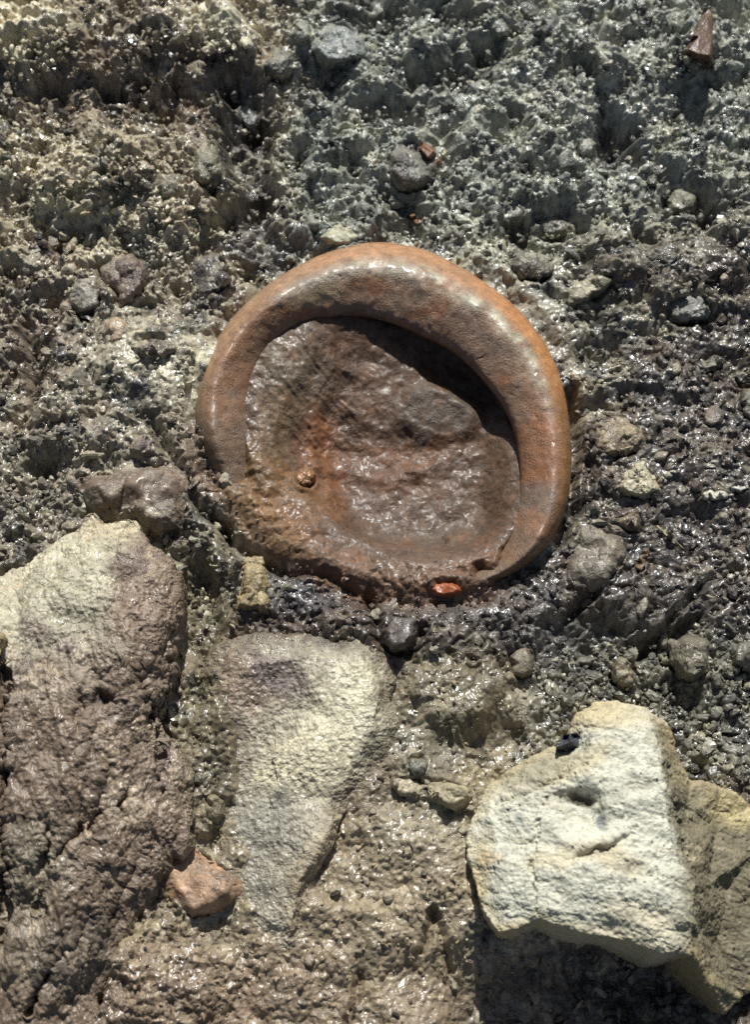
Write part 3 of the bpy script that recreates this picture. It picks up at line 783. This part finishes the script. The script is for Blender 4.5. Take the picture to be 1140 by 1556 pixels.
def stone_mesh(bound, inner, bottom, inset, levels, smooth=((2, 1),), base=0.0):
    """Closed solid from a surveyed outline and spot heights: triangulated top, sides drawn in below, flat bed. Returns V in plan units."""
    nb = len(bound)
    pts = [Vector((p[0], -p[1])) for p in bound] + [Vector((p[0], -p[1])) for p in inner]
    hs = np.array([p[2] for p in bound] + [p[2] for p in inner], float) + base
    ov, oe, of, mv, me_, mf = delaunay_2d_cdt(pts, [(i, (i + 1) % nb) for i in range(nb)], [], 1, 1e-5)
    order = [m[0] for m in mv]
    src = np.array([pts[i] for i in order]); hh = hs[order]
    U = np.stack([src[:, 0], -src[:, 1]], 1)
    V = P(U[:, 0], U[:, 1], hh) / S
    F = [list(f) for f in of]
    pos = {o: i for i, o in enumerate(order)}
    bi = [pos[i] for i in range(nb)]
    cen = V[bi].mean(0)
    low = V[bi].copy()
    low[:, :2] = cen[:2] + (low[:, :2] - cen[:2]) * (1 - inset)
    low[:, 2] = bottom + base
    n0 = len(V)
    V = np.concatenate([V, low, [[cen[0], cen[1], bottom + base]]])
    U = np.concatenate([U, U[bi], [U[bi].mean(0)]])
    F = [f if len(f) == 3 else f[:3] for f in F]
    # winding: make the top face up
    f0 = np.array(F)
    nz = np.cross(V[f0[:, 1]] - V[f0[:, 0]], V[f0[:, 2]] - V[f0[:, 0]])[:, 2].sum()
    if nz < 0:
        F = [f[::-1] for f in F]
    area = sum(U[bi[i]][0] * U[bi[(i + 1) % nb]][1] - U[bi[(i + 1) % nb]][0] * U[bi[i]][1] for i in range(nb))
    ccw_world = area < 0
    for i in range(nb):
        a, b = bi[i], bi[(i + 1) % nb]; la, lb = n0 + i, n0 + (i + 1) % nb
        side = [[a, la, lb], [a, lb, b], [la, n0 + nb, lb]]
        F += side if ccw_world else [s[::-1] for s in side]
    F = np.array(F, int)
    for lv in range(levels):
        V, F, U = subdivide(V, F, U)
        for (l_, it) in smooth:
            if l_ == lv + 1:
                V = relax(V, F, it)
    return V, F, U


def pits(V, U, N, items):
    for (cx, cy, rx, ry, rot, dp) in items:
        V = V - N * (dp * blob(U[:, 0], U[:, 1], cx, cy, rx, ry, rot, .7))[:, None]
    return V


def cuts(V, U, N, items):
    for pts, w, dp in items:
        wob = perlin3(V / 14, 66) * 9 + perlin3(V / 5, 68) * 3
        V = V - N * (dp * np.exp(-(line_d(U[:, 0] + wob, U[:, 1] - wob, pts) / w) ** 2))[:, None]
    return V


def paint(U, V, base, layers, warp=26, seed=0):
    wa = fbm3(V / 50, 4, seed + 2); wb = fbm3(V / 50 + 31, 4, seed + 4)
    c = np.zeros((len(V), 3)) + np.array(base)
    for (cx, cy, rx, ry, rot, col, s) in layers:
        m = blob(U[:, 0] + wa * warp, U[:, 1] + wb * warp, cx, cy, rx, ry, rot, .45) * s
        c = c * (1 - m[:, None]) + np.array(col) * m[:, None]
    return c


# white limestone
V, F, U = stone_mesh(WHITE_B, WHITE_I, -100, .07, 6, smooth=((5, 1),))
N = vnormals(V, F)
V = pits(V, U, N, [(893, 1232, 36, 32, 20, 19), (912, 1240, 12, 26, -20, 6), (880, 1208, 28, 9, -5, 12), (966, 1195, 26, 14, 0, 5), (868, 1128, 22, 16, 0, 8), (905, 1298, 34, 9, -18, 6),
                   (975, 1325, 22, 10, 20, 5), (1050, 1240, 16, 30, -20, 6)])
N = vnormals(V, F)
V = cuts(V, U, N, [([(748, 1224), (800, 1206), (850, 1180), (895, 1158)], 4, 6), ([(814, 1252), (810, 1320), (817, 1385)], 3.5, 6), 
                   ([(880, 1302), (912, 1290), (935, 1284), (965, 1262)], 4, 5), ([(1010, 1160), (1030, 1220), (1050, 1300)], 3, 4)])
N = vnormals(V, F)
bed = np.stack([V[:, 0] / 90, (V[:, 1] + .25 * V[:, 0]) / 16, V[:, 2] / 40], 1)
wq = 14 * fbm3(V / 30, 4, 94)
cq, iq = clods((V[:, 0] + wq) * .6, V[:, 1] + .3 * V[:, 0] + wq, 46, 37, tilt=1.2)
cr, ir = clods((V[:, 0] - wq) * .55, V[:, 1] + .25 * V[:, 0] - wq, 20, 38, tilt=1.0)
V = V + N * (5.5 * (cq - .4) + 3 * (cr - .4) + 2.5 * fbm3(V / 55, 3, 3) + 1.4 * fbm3(bed, 3, 8, ridged=True) + 2.2 * fbm3(V / 16, 4, 5, ridged=True) + 1.7 * fbm3(V / 5, 3, 9))[:, None]
pit = np.clip(perlin3(V / 7, 40) - .45 - .35 * sstep(-.1, .3, -perlin3(V / 60, 41)), 0, 1)
N = vnormals(V, F)
V = V - N * (7 * pit)[:, None]
c = paint(U, V, (.52, .50, .395), [
    (905, 1085, 60, 26, 10, (.46, .37, .20), .75), (880, 1160, 60, 20, -25, (.42, .35, .21), .6), (800, 1165, 70, 34, -20, (.27, .24, .16), .85), (725, 1350, 16, 80, 12, (.46, .37, .20), .7),
    (770, 1415, 50, 12, 0, (.45, .37, .22), .6), (1100, 1330, 58, 160, 8, (.20, .175, .11), 1.0), (1075, 1490, 50, 70, 0, (.16, .14, .09), .9), (1030, 1160, 22, 70, -12, (.40, .33, .19), .8), (1115, 1225, 44, 20, 15, (.48, .40, .22), .8),  # wide dark tan layers put the right face's shade into the colour
    (1075, 1440, 30, 80, 0, (.30, .27, .18), .7), (870, 1300, 80, 16, -10, (.54, .46, .30), .6), (940, 1310, 40, 20, 20, (.50, .42, .27), .6), (975, 1400, 70, 30, 10, (.56, .48, .32), .55),
    (916, 1243, 9, 22, -22, (.20, .21, .21), .9), (880, 1207, 26, 8, -5, (.10, .085, .06), 1.0), (795, 1247, 8, 12, 0, (.30, .30, .27), .7),  # upper pit of the hollow painted darker, as its shade
    (965, 1194, 26, 10, 0, (.40, .37, .29), .6), (745, 1305, 20, 10, 0, (.42, .30, .18), .6), (830, 1210, 40, 10, -20, (.44, .40, .30), .6), (1047, 1250, 18, 12, 0, (.18, .15, .10), .6)], 14, 1)
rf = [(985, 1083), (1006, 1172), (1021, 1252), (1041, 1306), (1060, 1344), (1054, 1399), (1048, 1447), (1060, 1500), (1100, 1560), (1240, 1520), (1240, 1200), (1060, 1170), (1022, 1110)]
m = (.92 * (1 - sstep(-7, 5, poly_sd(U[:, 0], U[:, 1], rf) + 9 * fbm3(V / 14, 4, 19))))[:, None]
shade_tan = np.array([.165, .14, .085]) * (1 + .5 * fbm3(V / 22, 4, 18))[:, None] + np.array([.24, .19, .08]) * (blob(U[:, 0], U[:, 1], 1120, 1235, 46, 22, 20, .6))[:, None]  # right face: tan mud, darkened further in the colour for its shade
c = c * (1 - m) + shade_tan * m
n = fbm3(V / 20, 4, 12)
c = c * (1 - .3 * sstep(.05, .5, n))[:, None]
ev = (.45 * sstep(-20, -2, poly_sd(U[:, 0], U[:, 1], [p[:2] for p in WHITE_B]) + 14 * fbm3(V / 24, 4, 14)))[:, None]
c = c * (1 - ev) + np.array([.42, .33, .17]) * ev
gr = (.6 * sstep(.25, .5, fbm3(V / 9, 4, 16)))[:, None]
c = c * (1 - gr) + np.array([.30, .26, .18]) * gr
st_ = sstep(.15, .5, fbm3(bed * .8, 4, 17))[:, None]
c = c * (1 - .5 * st_) + np.array([.50, .42, .26]) * .5 * st_
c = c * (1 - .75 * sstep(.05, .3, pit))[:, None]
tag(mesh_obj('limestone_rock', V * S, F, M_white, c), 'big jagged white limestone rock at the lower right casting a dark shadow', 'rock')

# big brown rock, left
V, F, U = stone_mesh(BROWN_B, BROWN_I, -70, .12, 6, smooth=((2, 1), (3, 2)))
N = vnormals(V, F)
V = pits(V, U, N, [(160, 1060, 16, 10, 30, 16), (120, 1082, 10, 22, 10, 9), (215, 855, 60, 50, 40, 4), (110, 935, 30, 12, 0, 5), (90, 1000, 14, 18, 0, 6)])
V = cuts(V, U, N, [([(-2, 1010), (3, 1150), (-1, 1300), (1, 1440)], 6, 26), ([(138, 1370), (120, 1420), (60, 1495), (40, 1540)], 4, 26), ([(118, 1260), (84, 1308)], 5, 14),
                   ([(225, 985), (216, 1040), (240, 1090), (250, 1200)], 4, 16), ([(190, 1200), (184, 1250)], 3.5, 14), ([(205, 1015), (215, 1070)], 4, 9), ([(165, 1150), (150, 1210), (128, 1330)], 4, 10),
                   ([(180, 1010), (196, 1020)], 4, 10), ([(262, 1000), (252, 1090)], 6, 12), ([(68, 1250), (62, 1400)], 5, 10), ([(215, 1290), (170, 1390)], 5, 14)])
N = vnormals(V, F)
strat = np.stack([(V[:, 0] + .25 * V[:, 1]) / 20, V[:, 1] / 60, V[:, 2] / 40], 1)
lowm = sstep(900, 1000, U[:, 1] + .3 * (U[:, 0] - 140))
wq = 24 * fbm3(V / 40, 4, 93)
cq, iq = clods(V[:, 0] + wq, (V[:, 1] - wq) * .6, 74, 35, tilt=1.3)
cr, ir = clods(V[:, 0] - wq, (V[:, 1] + wq) * .55, 30, 36, tilt=1.1)
V = V + N * (15 * (cq - .4) + 7 * (cr - .4) + 5 * fbm3(V / 70, 3, 20) + lowm * 7 * fbm3(strat, 4, 23, ridged=True) + 5.0 * fbm3(V / 18, 4, 25) + 2.8 * fbm3(V / 5.5, 3, 29))[:, None]
c = paint(U, V, (.18, .13, .09), [
    (40, 900, 130, 70, -15, (.44, .40, .28), .9), (130, 850, 80, 80, 0, (.44, .40, .28), .9), (160, 790, 50, 26, 10, (.46, .39, .25), .7), (90, 970, 90, 40, 0, (.36, .32, .23), .7),
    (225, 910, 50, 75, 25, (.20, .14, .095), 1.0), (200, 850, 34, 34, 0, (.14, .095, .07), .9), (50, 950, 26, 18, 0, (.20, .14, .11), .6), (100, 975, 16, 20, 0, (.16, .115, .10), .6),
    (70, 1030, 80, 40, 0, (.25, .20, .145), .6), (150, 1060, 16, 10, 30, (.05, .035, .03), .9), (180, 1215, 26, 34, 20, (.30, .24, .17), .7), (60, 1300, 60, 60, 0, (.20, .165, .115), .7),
    (120, 1450, 60, 60, 0, (.12, .095, .07), .7), (255, 1150, 30, 50, 0, (.15, .115, .095), .6), (40, 1420, 40, 90, 0, (.18, .15, .10), .6)], 30, 5)
n = fbm3(V / 10, 4, 33)
c = c * ((1 + .5 * n) * (.75 + .3 * iq + .25 * ir))[:, None]
m = (.8 * (ir > .82) * sstep(-.2, .3, n))[:, None]
c = c * (1 - m) + np.array([.36, .28, .19]) * m
gi = (np.clip(np.searchsorted(gy, U[:, 1]), 0, NY - 1), np.clip(np.searchsorted(gx, U[:, 0]), 0, NX - 1))
m = (.75 * sstep(-26, 2, poly_sd(U[:, 0], U[:, 1], BROWN_B) + 22 * fbm3(V / 26, 3, 64)) * (U[:, 1] > 1080 - 40 * fbm3(V / 40, 2, 65)))[:, None]
c = c * (1 - m) + C[gi] * m
tag(mesh_obj('brown_rock', V * S, F, M_rock, c), 'large brown layered rock with a pale broken top along the left side', 'rock')

# pale stone in the middle
V, F, U = stone_mesh(MID_B, MID_I, -40, .06, 6, smooth=((3, 1), (5, 1)))
N = vnormals(V, F)
cq, _ = clods(V[:, 0] + 14 * fbm3(V / 30, 3, 91), V[:, 1], 70, 31, tilt=1.2)
V = V + N * (7 * (cq - .4) + 5 * fbm3(V / 60, 3, 50) + 3 * fbm3(V / 22, 4, 55, ridged=True) + 2.2 * fbm3(V / 6, 3, 57) + .8 * fbm3(V / 3, 2, 59))[:, None]
c = paint(U, V, (.29, .255, .18), [
    (360, 1040, 60, 70, 0, (.21, .155, .11), .9), (420, 1020, 50, 34, 30, (.13, .10, .09), .8), (545, 1080, 80, 66, -45, (.47, .43, .30), 1.0), (465, 1165, 80, 50, -20, (.46, .41, .28), .95),  # purplish dip at the upper left has its shade painted in
    (480, 975, 120, 16, 0, (.32, .29, .21), .7), (345, 1130, 34, 60, 0, (.19, .155, .12), .8), (580, 1150, 30, 60, 0, (.28, .25, .19), .5), (400, 1250, 70, 60, 0, (.22, .20, .16), .8), (490, 1285, 14, 50, 30, (.40, .37, .27), .8), (425, 1415, 40, 40, 0, (.40, .36, .28), .85), (380, 1340, 50, 60, 0, (.20, .18, .14), .7)], 34, 9)
n = fbm3(V / 8, 4, 60)
c = c * 1.15 * (1 + .7 * n)[:, None]
gi = (np.clip(np.searchsorted(gy, U[:, 1]), 0, NY - 1), np.clip(np.searchsorted(gx, U[:, 0]), 0, NX - 1))
m = (.9 * sstep(-44, -4, poly_sd(U[:, 0], U[:, 1], MID_B) + 26 * fbm3(V / 26, 3, 62)))[:, None]
c = c * (1 - m) + C[gi] * m
tag(mesh_obj('pale_rock', V * S, F, M_rock, c), 'broad pale grey rock face with a slanting ridge in the middle below the rim', 'rock')

# the smaller stones
for k, (name, cat, label, poly, h, colr, rnd) in enumerate(ST):
    pl = np.array(poly, float); cen = pl.mean(0)
    g = ground_at(cen[0], cen[1], r=14)
    if name in ('yellow_chip', 'flint_chip'):
        g = 0
    if name == 'clay_sherd' and h > 44:
        g = ground_at(625, 250, r=14) - 4
    rg = np.random.default_rng(100 + k)
    raised = name in ('yellow_chip', 'flint_chip')
    h = h if raised else h * .72
    edge = h - 10 if raised else .12 * h - 2
    bound = []
    for i in range(len(pl)):        # densify and roughen the outline
        a, b = pl[i], pl[(i + 1) % len(pl)]
        for f in (0, .5):
            p = a + (b - a) * f + rg.normal(0, 1.0, 2) * (.5 + f)
            bound.append((p[0], p[1], edge + min(.3 * edge, 2.5) * rg.normal()))
    inner = []
    tl = rg.normal(0, .16, 2)
    for i in range(len(pl)):
        p = cen + (pl[i] - cen) * (.60 + .12 * rg.random())
        inner.append((p[0], p[1], h * (.9 + .12 * rg.normal()) + (tl * (p - cen)).sum()))
    inner.append((cen[0] + rg.normal() * 3, cen[1] + rg.normal() * 3, h * 1.04))
    big = np.ptp(pl, 0).max() > 60
    V, F, U = stone_mesh(bound, inner, h - 40 if raised else -22, .12, 4 if big else 3, smooth=((2, 1 if rnd > 1 else 0), (3, 1 if rnd > 2 else 0)), base=g)
    N = vnormals(V, F)
    sz = min(np.sqrt(np.ptp(pl[:, 0]) * np.ptp(pl[:, 1])), 1.25 * np.ptp(pl, 0).min())
    rr = .35 if rnd == 3 else 1.0
    sherd = 'sherd' in name
    if sherd or name == 'flint_chip': rr = .2
    cf, _ = clods(V[:, 0] + .2 * sz * fbm3(V / (sz * .4), 3, k + 31), V[:, 1], sz * .46, k, tilt=1.2)
    V = V + N * ((0 if sherd else rr) * .11 * sz * (cf - .4))[:, None]
    N = vnormals(V, F)
    V = V + N * (rr * (.08 * sz * fbm3(V / (sz * .45), 3, k) + min(2.4, .04 * sz) * fbm3(V / (sz * .18), 3, k + 3, ridged=True)) + 1.3 * fbm3(V / 5, 3, k + 7))[:, None]
    n = fbm3(V / (sz * .35), 4, k + 11); n2 = fbm3(V / 6, 3, k + 17)
    c = np.zeros((len(V), 3)) + np.array(colr)
    if not sherd:
        m = sstep(.05, .45, n)[:, None]
        c = c * (1 - m * .6) + np.array([.11, .09, .07]) * m * .6
        m = sstep(.1, .45, -n)[:, None] * .5
        c = c * (1 - m) + (np.array(colr) * 1.3 + .02) * m
    gx_i = np.clip(np.searchsorted(gx, U[:, 0]), 0, NX - 1); gy_i = np.clip(np.searchsorted(gy, U[:, 1]), 0, NY - 1)
    if not sherd and name not in ('flint_chip', 'slab_stone', 'white_chip', 'cream_stone', 'pink_stone', 'splinter', 'grey_chip', 'tan_stone'):
        mud_ = sstep(-.25, .35, fbm3(V / (sz * .3), 3, k + 23)) * .6 + .4 * sstep(-9, 0, poly_sd(U[:, 0], U[:, 1], pl))
        mud_ = np.clip(mud_, 0, .85)[:, None]
        c = c * (1 - mud_) + C[gy_i, gx_i] * mud_
    c = c * (1 + .35 * n2)[:, None]
    tag(mesh_obj(name, V * S, F, M_sherd if sherd else M_stone, c), label, cat)

# rootlets lying in the mud on the right
for nm, lab, pts in (('rootlet', 'thin pale straw-like rootlet lying in mud right of the pale lump', [(1000, 800), (1012, 812), (1026, 822), (1040, 834)]),
                     ('rootlet', 'fine bent rootlet at the foot of the white rock shadow edge', [(738, 1478), (752, 1484), (766, 1496), (772, 1506)])):
    V = []; F = []
    K = 8
    pp = catmull([(a, b, 0) for a, b in pts], 14)
    ctr = np.array([P(a, b, ground_at(a, b, HT) + 3 + 2 * math.sin(i)) for i, (a, b, _) in enumerate(pp)])
    for i, cpt in enumerate(ctr):
        d = ctr[min(i + 1, 13)] - ctr[max(i - 1, 0)]; d /= np.linalg.norm(d)
        s1 = np.cross(d, [0, 0, 1]); s1 /= np.linalg.norm(s1); s2 = np.cross(s1, d)
        r = (2.1 - .09 * i) * S * (1.0 if nm else 1)
        for j in range(K):
            a = 2 * math.pi * j / K
            V.append(cpt + r * (s1 * math.cos(a) + s2 * math.sin(a)))
    for i in range(13):
        for j in range(K):
            F.append([i * K + j, i * K + (j + 1) % K, (i + 1) * K + (j + 1) % K, (i + 1) * K + j])
    tag(mesh_obj(nm, np.array(V), np.array(F), M_root, np.zeros((len(V), 3)) + np.array([.34, .28, .17])), lab, 'rootlet')

# ------------------------------------------------------------------ loose grit: shared meshes, one object per piece
def ico(levels):
    bm = bmesh.new(); bmesh.ops.create_icosphere(bm, subdivisions=levels, radius=1)
    V = np.array([v.co[:] for v in bm.verts]); F = np.array([[v.index for v in f.verts] for f in bm.faces]); bm.free()
    return V, F


IV, IF = ico(4)
protos = []
for k in range(14):
    rg = np.random.default_rng(400 + k)
    nn = rg.normal(size=(10, 3)); nn /= np.linalg.norm(nn, axis=1)[:, None]
    dd = .6 + .4 * rg.random(10)
    t = dd[None, :] / np.maximum(IV @ nn.T, .05)
    r = np.minimum(t.min(1), 1.25)
    V = IV * r[:, None] * np.array([(1.2, 1.0, .48), (.95, .9, .85), (1.5, .75, .62)][k % 3])
    V = relax(V, IF, 1)
    V = V + vnormals(V, IF) * (.16 * fbm3(V * 1.6 + k * 7, 3, k) + .12 * fbm3(V * 4 + k, 3, k + 2, ridged=True) + .06 * fbm3(V * 11, 2, k))[:, None]
    me = bpy.data.meshes.new('grit')
    me.from_pydata(V.tolist(), [], IF.tolist()); me.polygons.foreach_set('use_smooth', np.full(len(IF), True))
    me.materials.append(M_loose)
    protos.append(me)

ring_poly = [(RC[0] + R_OUT(a) * 1.04 * math.cos(a), RC[1] - R_OUT(a) * 1.04 * math.sin(a)) for a in np.linspace(-np.pi, np.pi, 60)]
keepout = [np.array(ring_poly)] + [np.array(b)[:, :2] for b in (WHITE_B, BROWN_B, MID_B)] + [np.array(s[3], float) for s in ST]


def free(px, py, r):
    a = np.array([px]); b = np.array([py])
    return all(poly_sd(a, b, kp)[0] > r * .5 for kp in keepout)


# the rest of the crumbs: too small to pick apart one by one, a single mass
CV2, CF2 = ico(2)
lib = []
for k in range(24):
    rg = np.random.default_rng(900 + k)
    nn = rg.normal(size=(9, 3)); nn /= np.linalg.norm(nn, axis=1)[:, None]
    dd = .55 + .45 * rg.random(9)
    r = np.minimum((dd[None, :] / np.maximum(CV2 @ nn.T, .05)).min(1), 1.3)
    lib.append(CV2 * r[:, None] * np.array([(1.15, .95, .6), (1, .9, .85), (1.5, .75, .6)][k % 3]) * (1 + .08 * rg.normal(size=(len(CV2), 1))))
lib = np.array(lib)
rg = np.random.default_rng(77)
cand = 60000
cx_ = rg.uniform(-60, 1200, cand); cy_ = rg.uniform(-80, 1600, cand)
ji = np.clip(np.searchsorted(gy, cy_), 0, NY - 1); ii = np.clip(np.searchsorted(gx, cx_), 0, NX - 1)
dens = (.62 * m_top + .30 * m_left * (1 - m_top) + .14 * m_right + .32 * m_lowR + .10 * m_low + .04) * (1 - .45 * m_mud) * (1 - .75 * calm)
dens *= .35 + 1.1 * sstep(-.25, .3, fbm(wx / 55, wy / 55, 3, 201))
dens *= 1 - .8 * np.maximum.reduce([BL(374, 205, 36, 120, -8), BL(300, 130, 90, 65), BL(130, 130, 90, 50), BL(930, 205, 50, 34), BL(420, 370, 60, 34)])
dens = np.where(q < -.08, .0, dens * ((q > 1.03) & ((bury < .4) | (qq > 1.5))) + .06 * ((bury > .6) & (qq > .6)))
gs_y, gs_x = np.gradient(HT)
steep = sstep(1.3, 2.4, np.hypot(gs_x, gs_y)) * ((X > -20) & (X < 1160) & (Y > -20) & (Y < 1580))
dens = np.maximum(dens, .34 * steep * (q > 1.15) * (1 - .8 * flat))
dens = dens[ji, ii]
for b in (WHITE_B, BROWN_B, MID_B):
    dens = dens * (poly_sd(cx_, cy_, b) > (2 if b is not MID_B else -10))
for t in ST:
    pl = np.array(t[3], float)
    nearby = (np.abs(cx_ - pl[:, 0].mean()) < 90) & (np.abs(cy_ - pl[:, 1].mean()) < 90)
    dens[nearby] *= poly_sd(cx_[nearby], cy_[nearby], pl) > -2
keep = rg.random(cand) < dens
cx_, cy_, ji, ii = cx_[keep], cy_[keep], ji[keep], ii[keep]
nC = len(cx_)
cr_ = 2.6 * (1 - rg.random(nC)) ** (-1 / 2.6)
cr_ = np.minimum(cr_, 11) * (1 - .3 * (calm[ji, ii] > .4))
cr_ = np.where(q[ji, ii] < 0, np.minimum(cr_ * .8, 4.5), cr_)
hz = HT[ji, ii] + cr_ * rg.uniform(-.25, .45, nC)
pos_ = P(cx_, cy_, hz)
qd = rg.normal(size=(nC, 4)); qd /= np.linalg.norm(qd, axis=1)[:, None]
w_, x_, y_, z_ = qd.T
RM = np.stack([1 - 2 * (y_ * y_ + z_ * z_), 2 * (x_ * y_ - z_ * w_), 2 * (x_ * z_ + y_ * w_), 2 * (x_ * y_ + z_ * w_), 1 - 2 * (x_ * x_ + z_ * z_), 2 * (y_ * z_ - x_ * w_),
               2 * (x_ * z_ - y_ * w_), 2 * (y_ * z_ + x_ * w_), 1 - 2 * (x_ * x_ + y_ * y_)], -1).reshape(-1, 3, 3)
sh = lib[rg.integers(0, 24, nC)] * (cr_ * S)[:, None, None]
Vc = np.einsum('nij,nkj->nki', RM, sh) + pos_[:, None, :]
cc = C[ji, ii] * rg.uniform(.65, 1.45, (nC, 1))
lt = rg.random(nC)
cc = np.where((lt > .93)[:, None], cc * .4 + .6 * np.array([.40, .36, .26]), cc)
cc = np.where((lt < .07)[:, None], cc * .3 + .7 * np.array([.045, .042, .04]), cc)
nv = len(CV2)
Fc = (CF2[None] + (np.arange(nC) * nv)[:, None, None]).reshape(-1, 3)
tag(mesh_obj('soil_crumbs', Vc.reshape(-1, 3), Fc, M_soil, np.repeat(cc, nv, 0), smooth=False), 'small angular soil crumbs and grit strewn over the wet ground', kind='stuff')
print('crumbs', nC, 'ground', NX * NY)

LAND = [('the bright orange sherd', 677, 895), ('the flat tan slab stone', 660, 1205), ('the pinkish stone wedge', 305, 1340), ('the upright yellowish stone', 385, 892), ('the black-cracked clod', 608, 962),
        ('the round tan stone', 792, 1006), ('the knobbly cream stone', 970, 732), ('the broad plate stone', 948, 668), ('the long grey chip', 1072, 556), ('the flat white chip', 1088, 753),
        ('the large pale lump', 910, 848), ('the blocky brown stone', 1048, 1002), ('the white rock', 930, 1075), ('the grey wet slab', 1048, 466), ('the cream wet slab', 897, 440),
        ('the upright dark sherd', 1066, 55), ('the slanting orange sherd', 650, 234), ('the dull orange sliver', 638, 338), ('the black hole', 932, 205), ('the olive smooth stone', 1036, 304),
        ('the egg-shaped grey stone', 775, 326), ('the dark blocky clod', 808, 408), ('the big glittering stone', 514, 68), ('the dark wedge stone', 424, 96), ('the wet gully stone', 377, 164),
        ('the tan angular stone', 134, 198), ('the conical olive stone', 314, 250), ('the cream pebble on the crest', 516, 356), ('the rounded tan stone', 176, 503), ('the four-sided slab', 126, 448),
        ('the reddish stone', 190, 424), ('the black fissured clod', 320, 420), ('the purplish clod', 214, 678), ('the crumbly dark clod', 634, 1166), ('the olive round pebble', 326, 1227),
        ('the black pointed clod', 836, 34), ('the pale middle rock', 470, 1090), ('the flat brown stone', 200, 750), ('the top left corner', 0, 0), ('the top right corner', 1140, 0)]


def colour_word(c):
    L_ = float(np.mean(c)); warm = (c[0] - c[2]) / (L_ + 1e-6)
    if L_ < .085: return 'blackish'
    if L_ > .235: return 'cream'
    if warm < .26: return 'pale grey' if L_ > .17 else 'dark grey'
    return ('tan' if L_ > .15 else 'brown')


def where(px, py):
    nm_, lx, ly = min(LAND, key=lambda t: (t[1] - px) ** 2 + (t[2] - py) ** 2)
    a = math.degrees(math.atan2(ly - py, px - lx)) % 360
    w_ = ['right of', 'up and right of', 'above', 'up and left of', 'left of', 'down and left of', 'below', 'down and right of'][int((a + 22.5) // 45) % 8]
    if 'corner' in nm_: w_ = 'near'
    return w_ + ' ' + nm_


USED = set()
ZONES = [
 ((390, 1140, 0, 400), 56, (9, 20), 'soil_clod', 'clod', 'angular wet grey clod in the coarse soil above the rim', 'grey clods above the rim', [(.15, .155, .13), (.19, .19, .155), (.11, .11, .095), (.24, .23, .17)]),
 ((0, 380, 0, 420), 40, (9, 19), 'soil_clod', 'clod', 'brown or cream clod in the coarse soil of the upper left bank', 'clods of the upper left bank', [(.17, .135, .095), (.28, .25, .17), (.11, .085, .062), (.21, .175, .12)]),
 ((870, 1140, 420, 940), 34, (5, 13), 'stone_chip', 'stone chip', 'small stone chip pressed into dark mud right of the rim', 'chips in the mud right of the rim', [(.26, .22, .15), (.12, .095, .07), (.20, .17, .12), (.34, .30, .21)]),
 ((820, 1140, 950, 1190), 20, (6, 15), 'gravel_stone', 'stone', 'dark wet gravel stone on the ground above the white rock', 'gravel stones above the white rock', [(.11, .105, .085), (.15, .14, .10), (.19, .17, .12)]),
 ((380, 860, 900, 1160), 16, (5, 11), 'soil_crumb', 'clod', 'small dark crumb of soil in the band below the rim', 'soil crumbs below the rim', [(.09, .075, .06), (.07, .06, .055), (.20, .17, .12)]),
 ((290, 720, 1200, 1556), 16, (4, 9), 'grit_pebble', 'pebble', 'small grey brown pebble in the gritty ground left of the white rock', 'pebbles in the lower gritty ground', [(.20, .17, .13), (.28, .25, .19), (.14, .11, .085)]),
 ((0, 290, 420, 740), 12, (5, 11), 'grit_pebble', 'pebble', 'small pebble in the gritty ground left of the rim', 'pebbles left of the rim', [(.20, .17, .12), (.30, .26, .18), (.13, .105, .08)]),
]
for (x0, x1, y0, y1), cnt, (r0, r1), nm, cat, lab, grp, cols in ZONES:
    made = 0; tries = 0
    while made < cnt and tries < 4000:
        tries += 1
        px, py = random.uniform(x0, x1), random.uniform(y0, y1)
        r = r0 + (r1 - r0) * random.random() ** 2
        if not free(px, py, r):
            continue
        g = ground_at(px, py, HT, r=r * .5)
        li, lj = int(np.searchsorted(gy, py)), int(np.searchsorted(gx, px))
        cc = np.array(random.choice(cols)) * random.uniform(.9, 1.4) * .42 + .58 * C[li - 4:li + 5, lj - 4:lj + 5].mean((0, 1))
        pk = random.randrange(len(protos))
        noun = nm.split('_')[-1] if nm != 'gravel_stone' else 'stone'
        size = 'tiny' if r < 6.5 else 'small' if r < 10 else 'medium' if r < 14 else 'large'
        text = f"{size} {colour_word(cc)} {('flat', 'blocky', 'elongated')[pk % 3]} {noun} {where(px, py)}"
        if text in USED:
            continue
        USED.add(text)
        ob = bpy.data.objects.new(nm, protos[pk])
        COL.objects.link(ob)
        ob.location = P(px, py, g - r * (.22 + .25 * random.random()))
        ob.scale = [r * S * random.uniform(.9, 1.1) for _ in range(3)]
        ob.rotation_euler = (random.uniform(-.5, .5), random.uniform(-.5, .5), random.uniform(0, 6.28))
        ob.color = (*cc, 1)
        tag(ob, text, cat, grp)
        keepout.append(np.array([(px + r * .8 * math.cos(a), py + r * .8 * math.sin(a)) for a in np.linspace(0, 6.28, 7)[:-1]]))
        made += 1
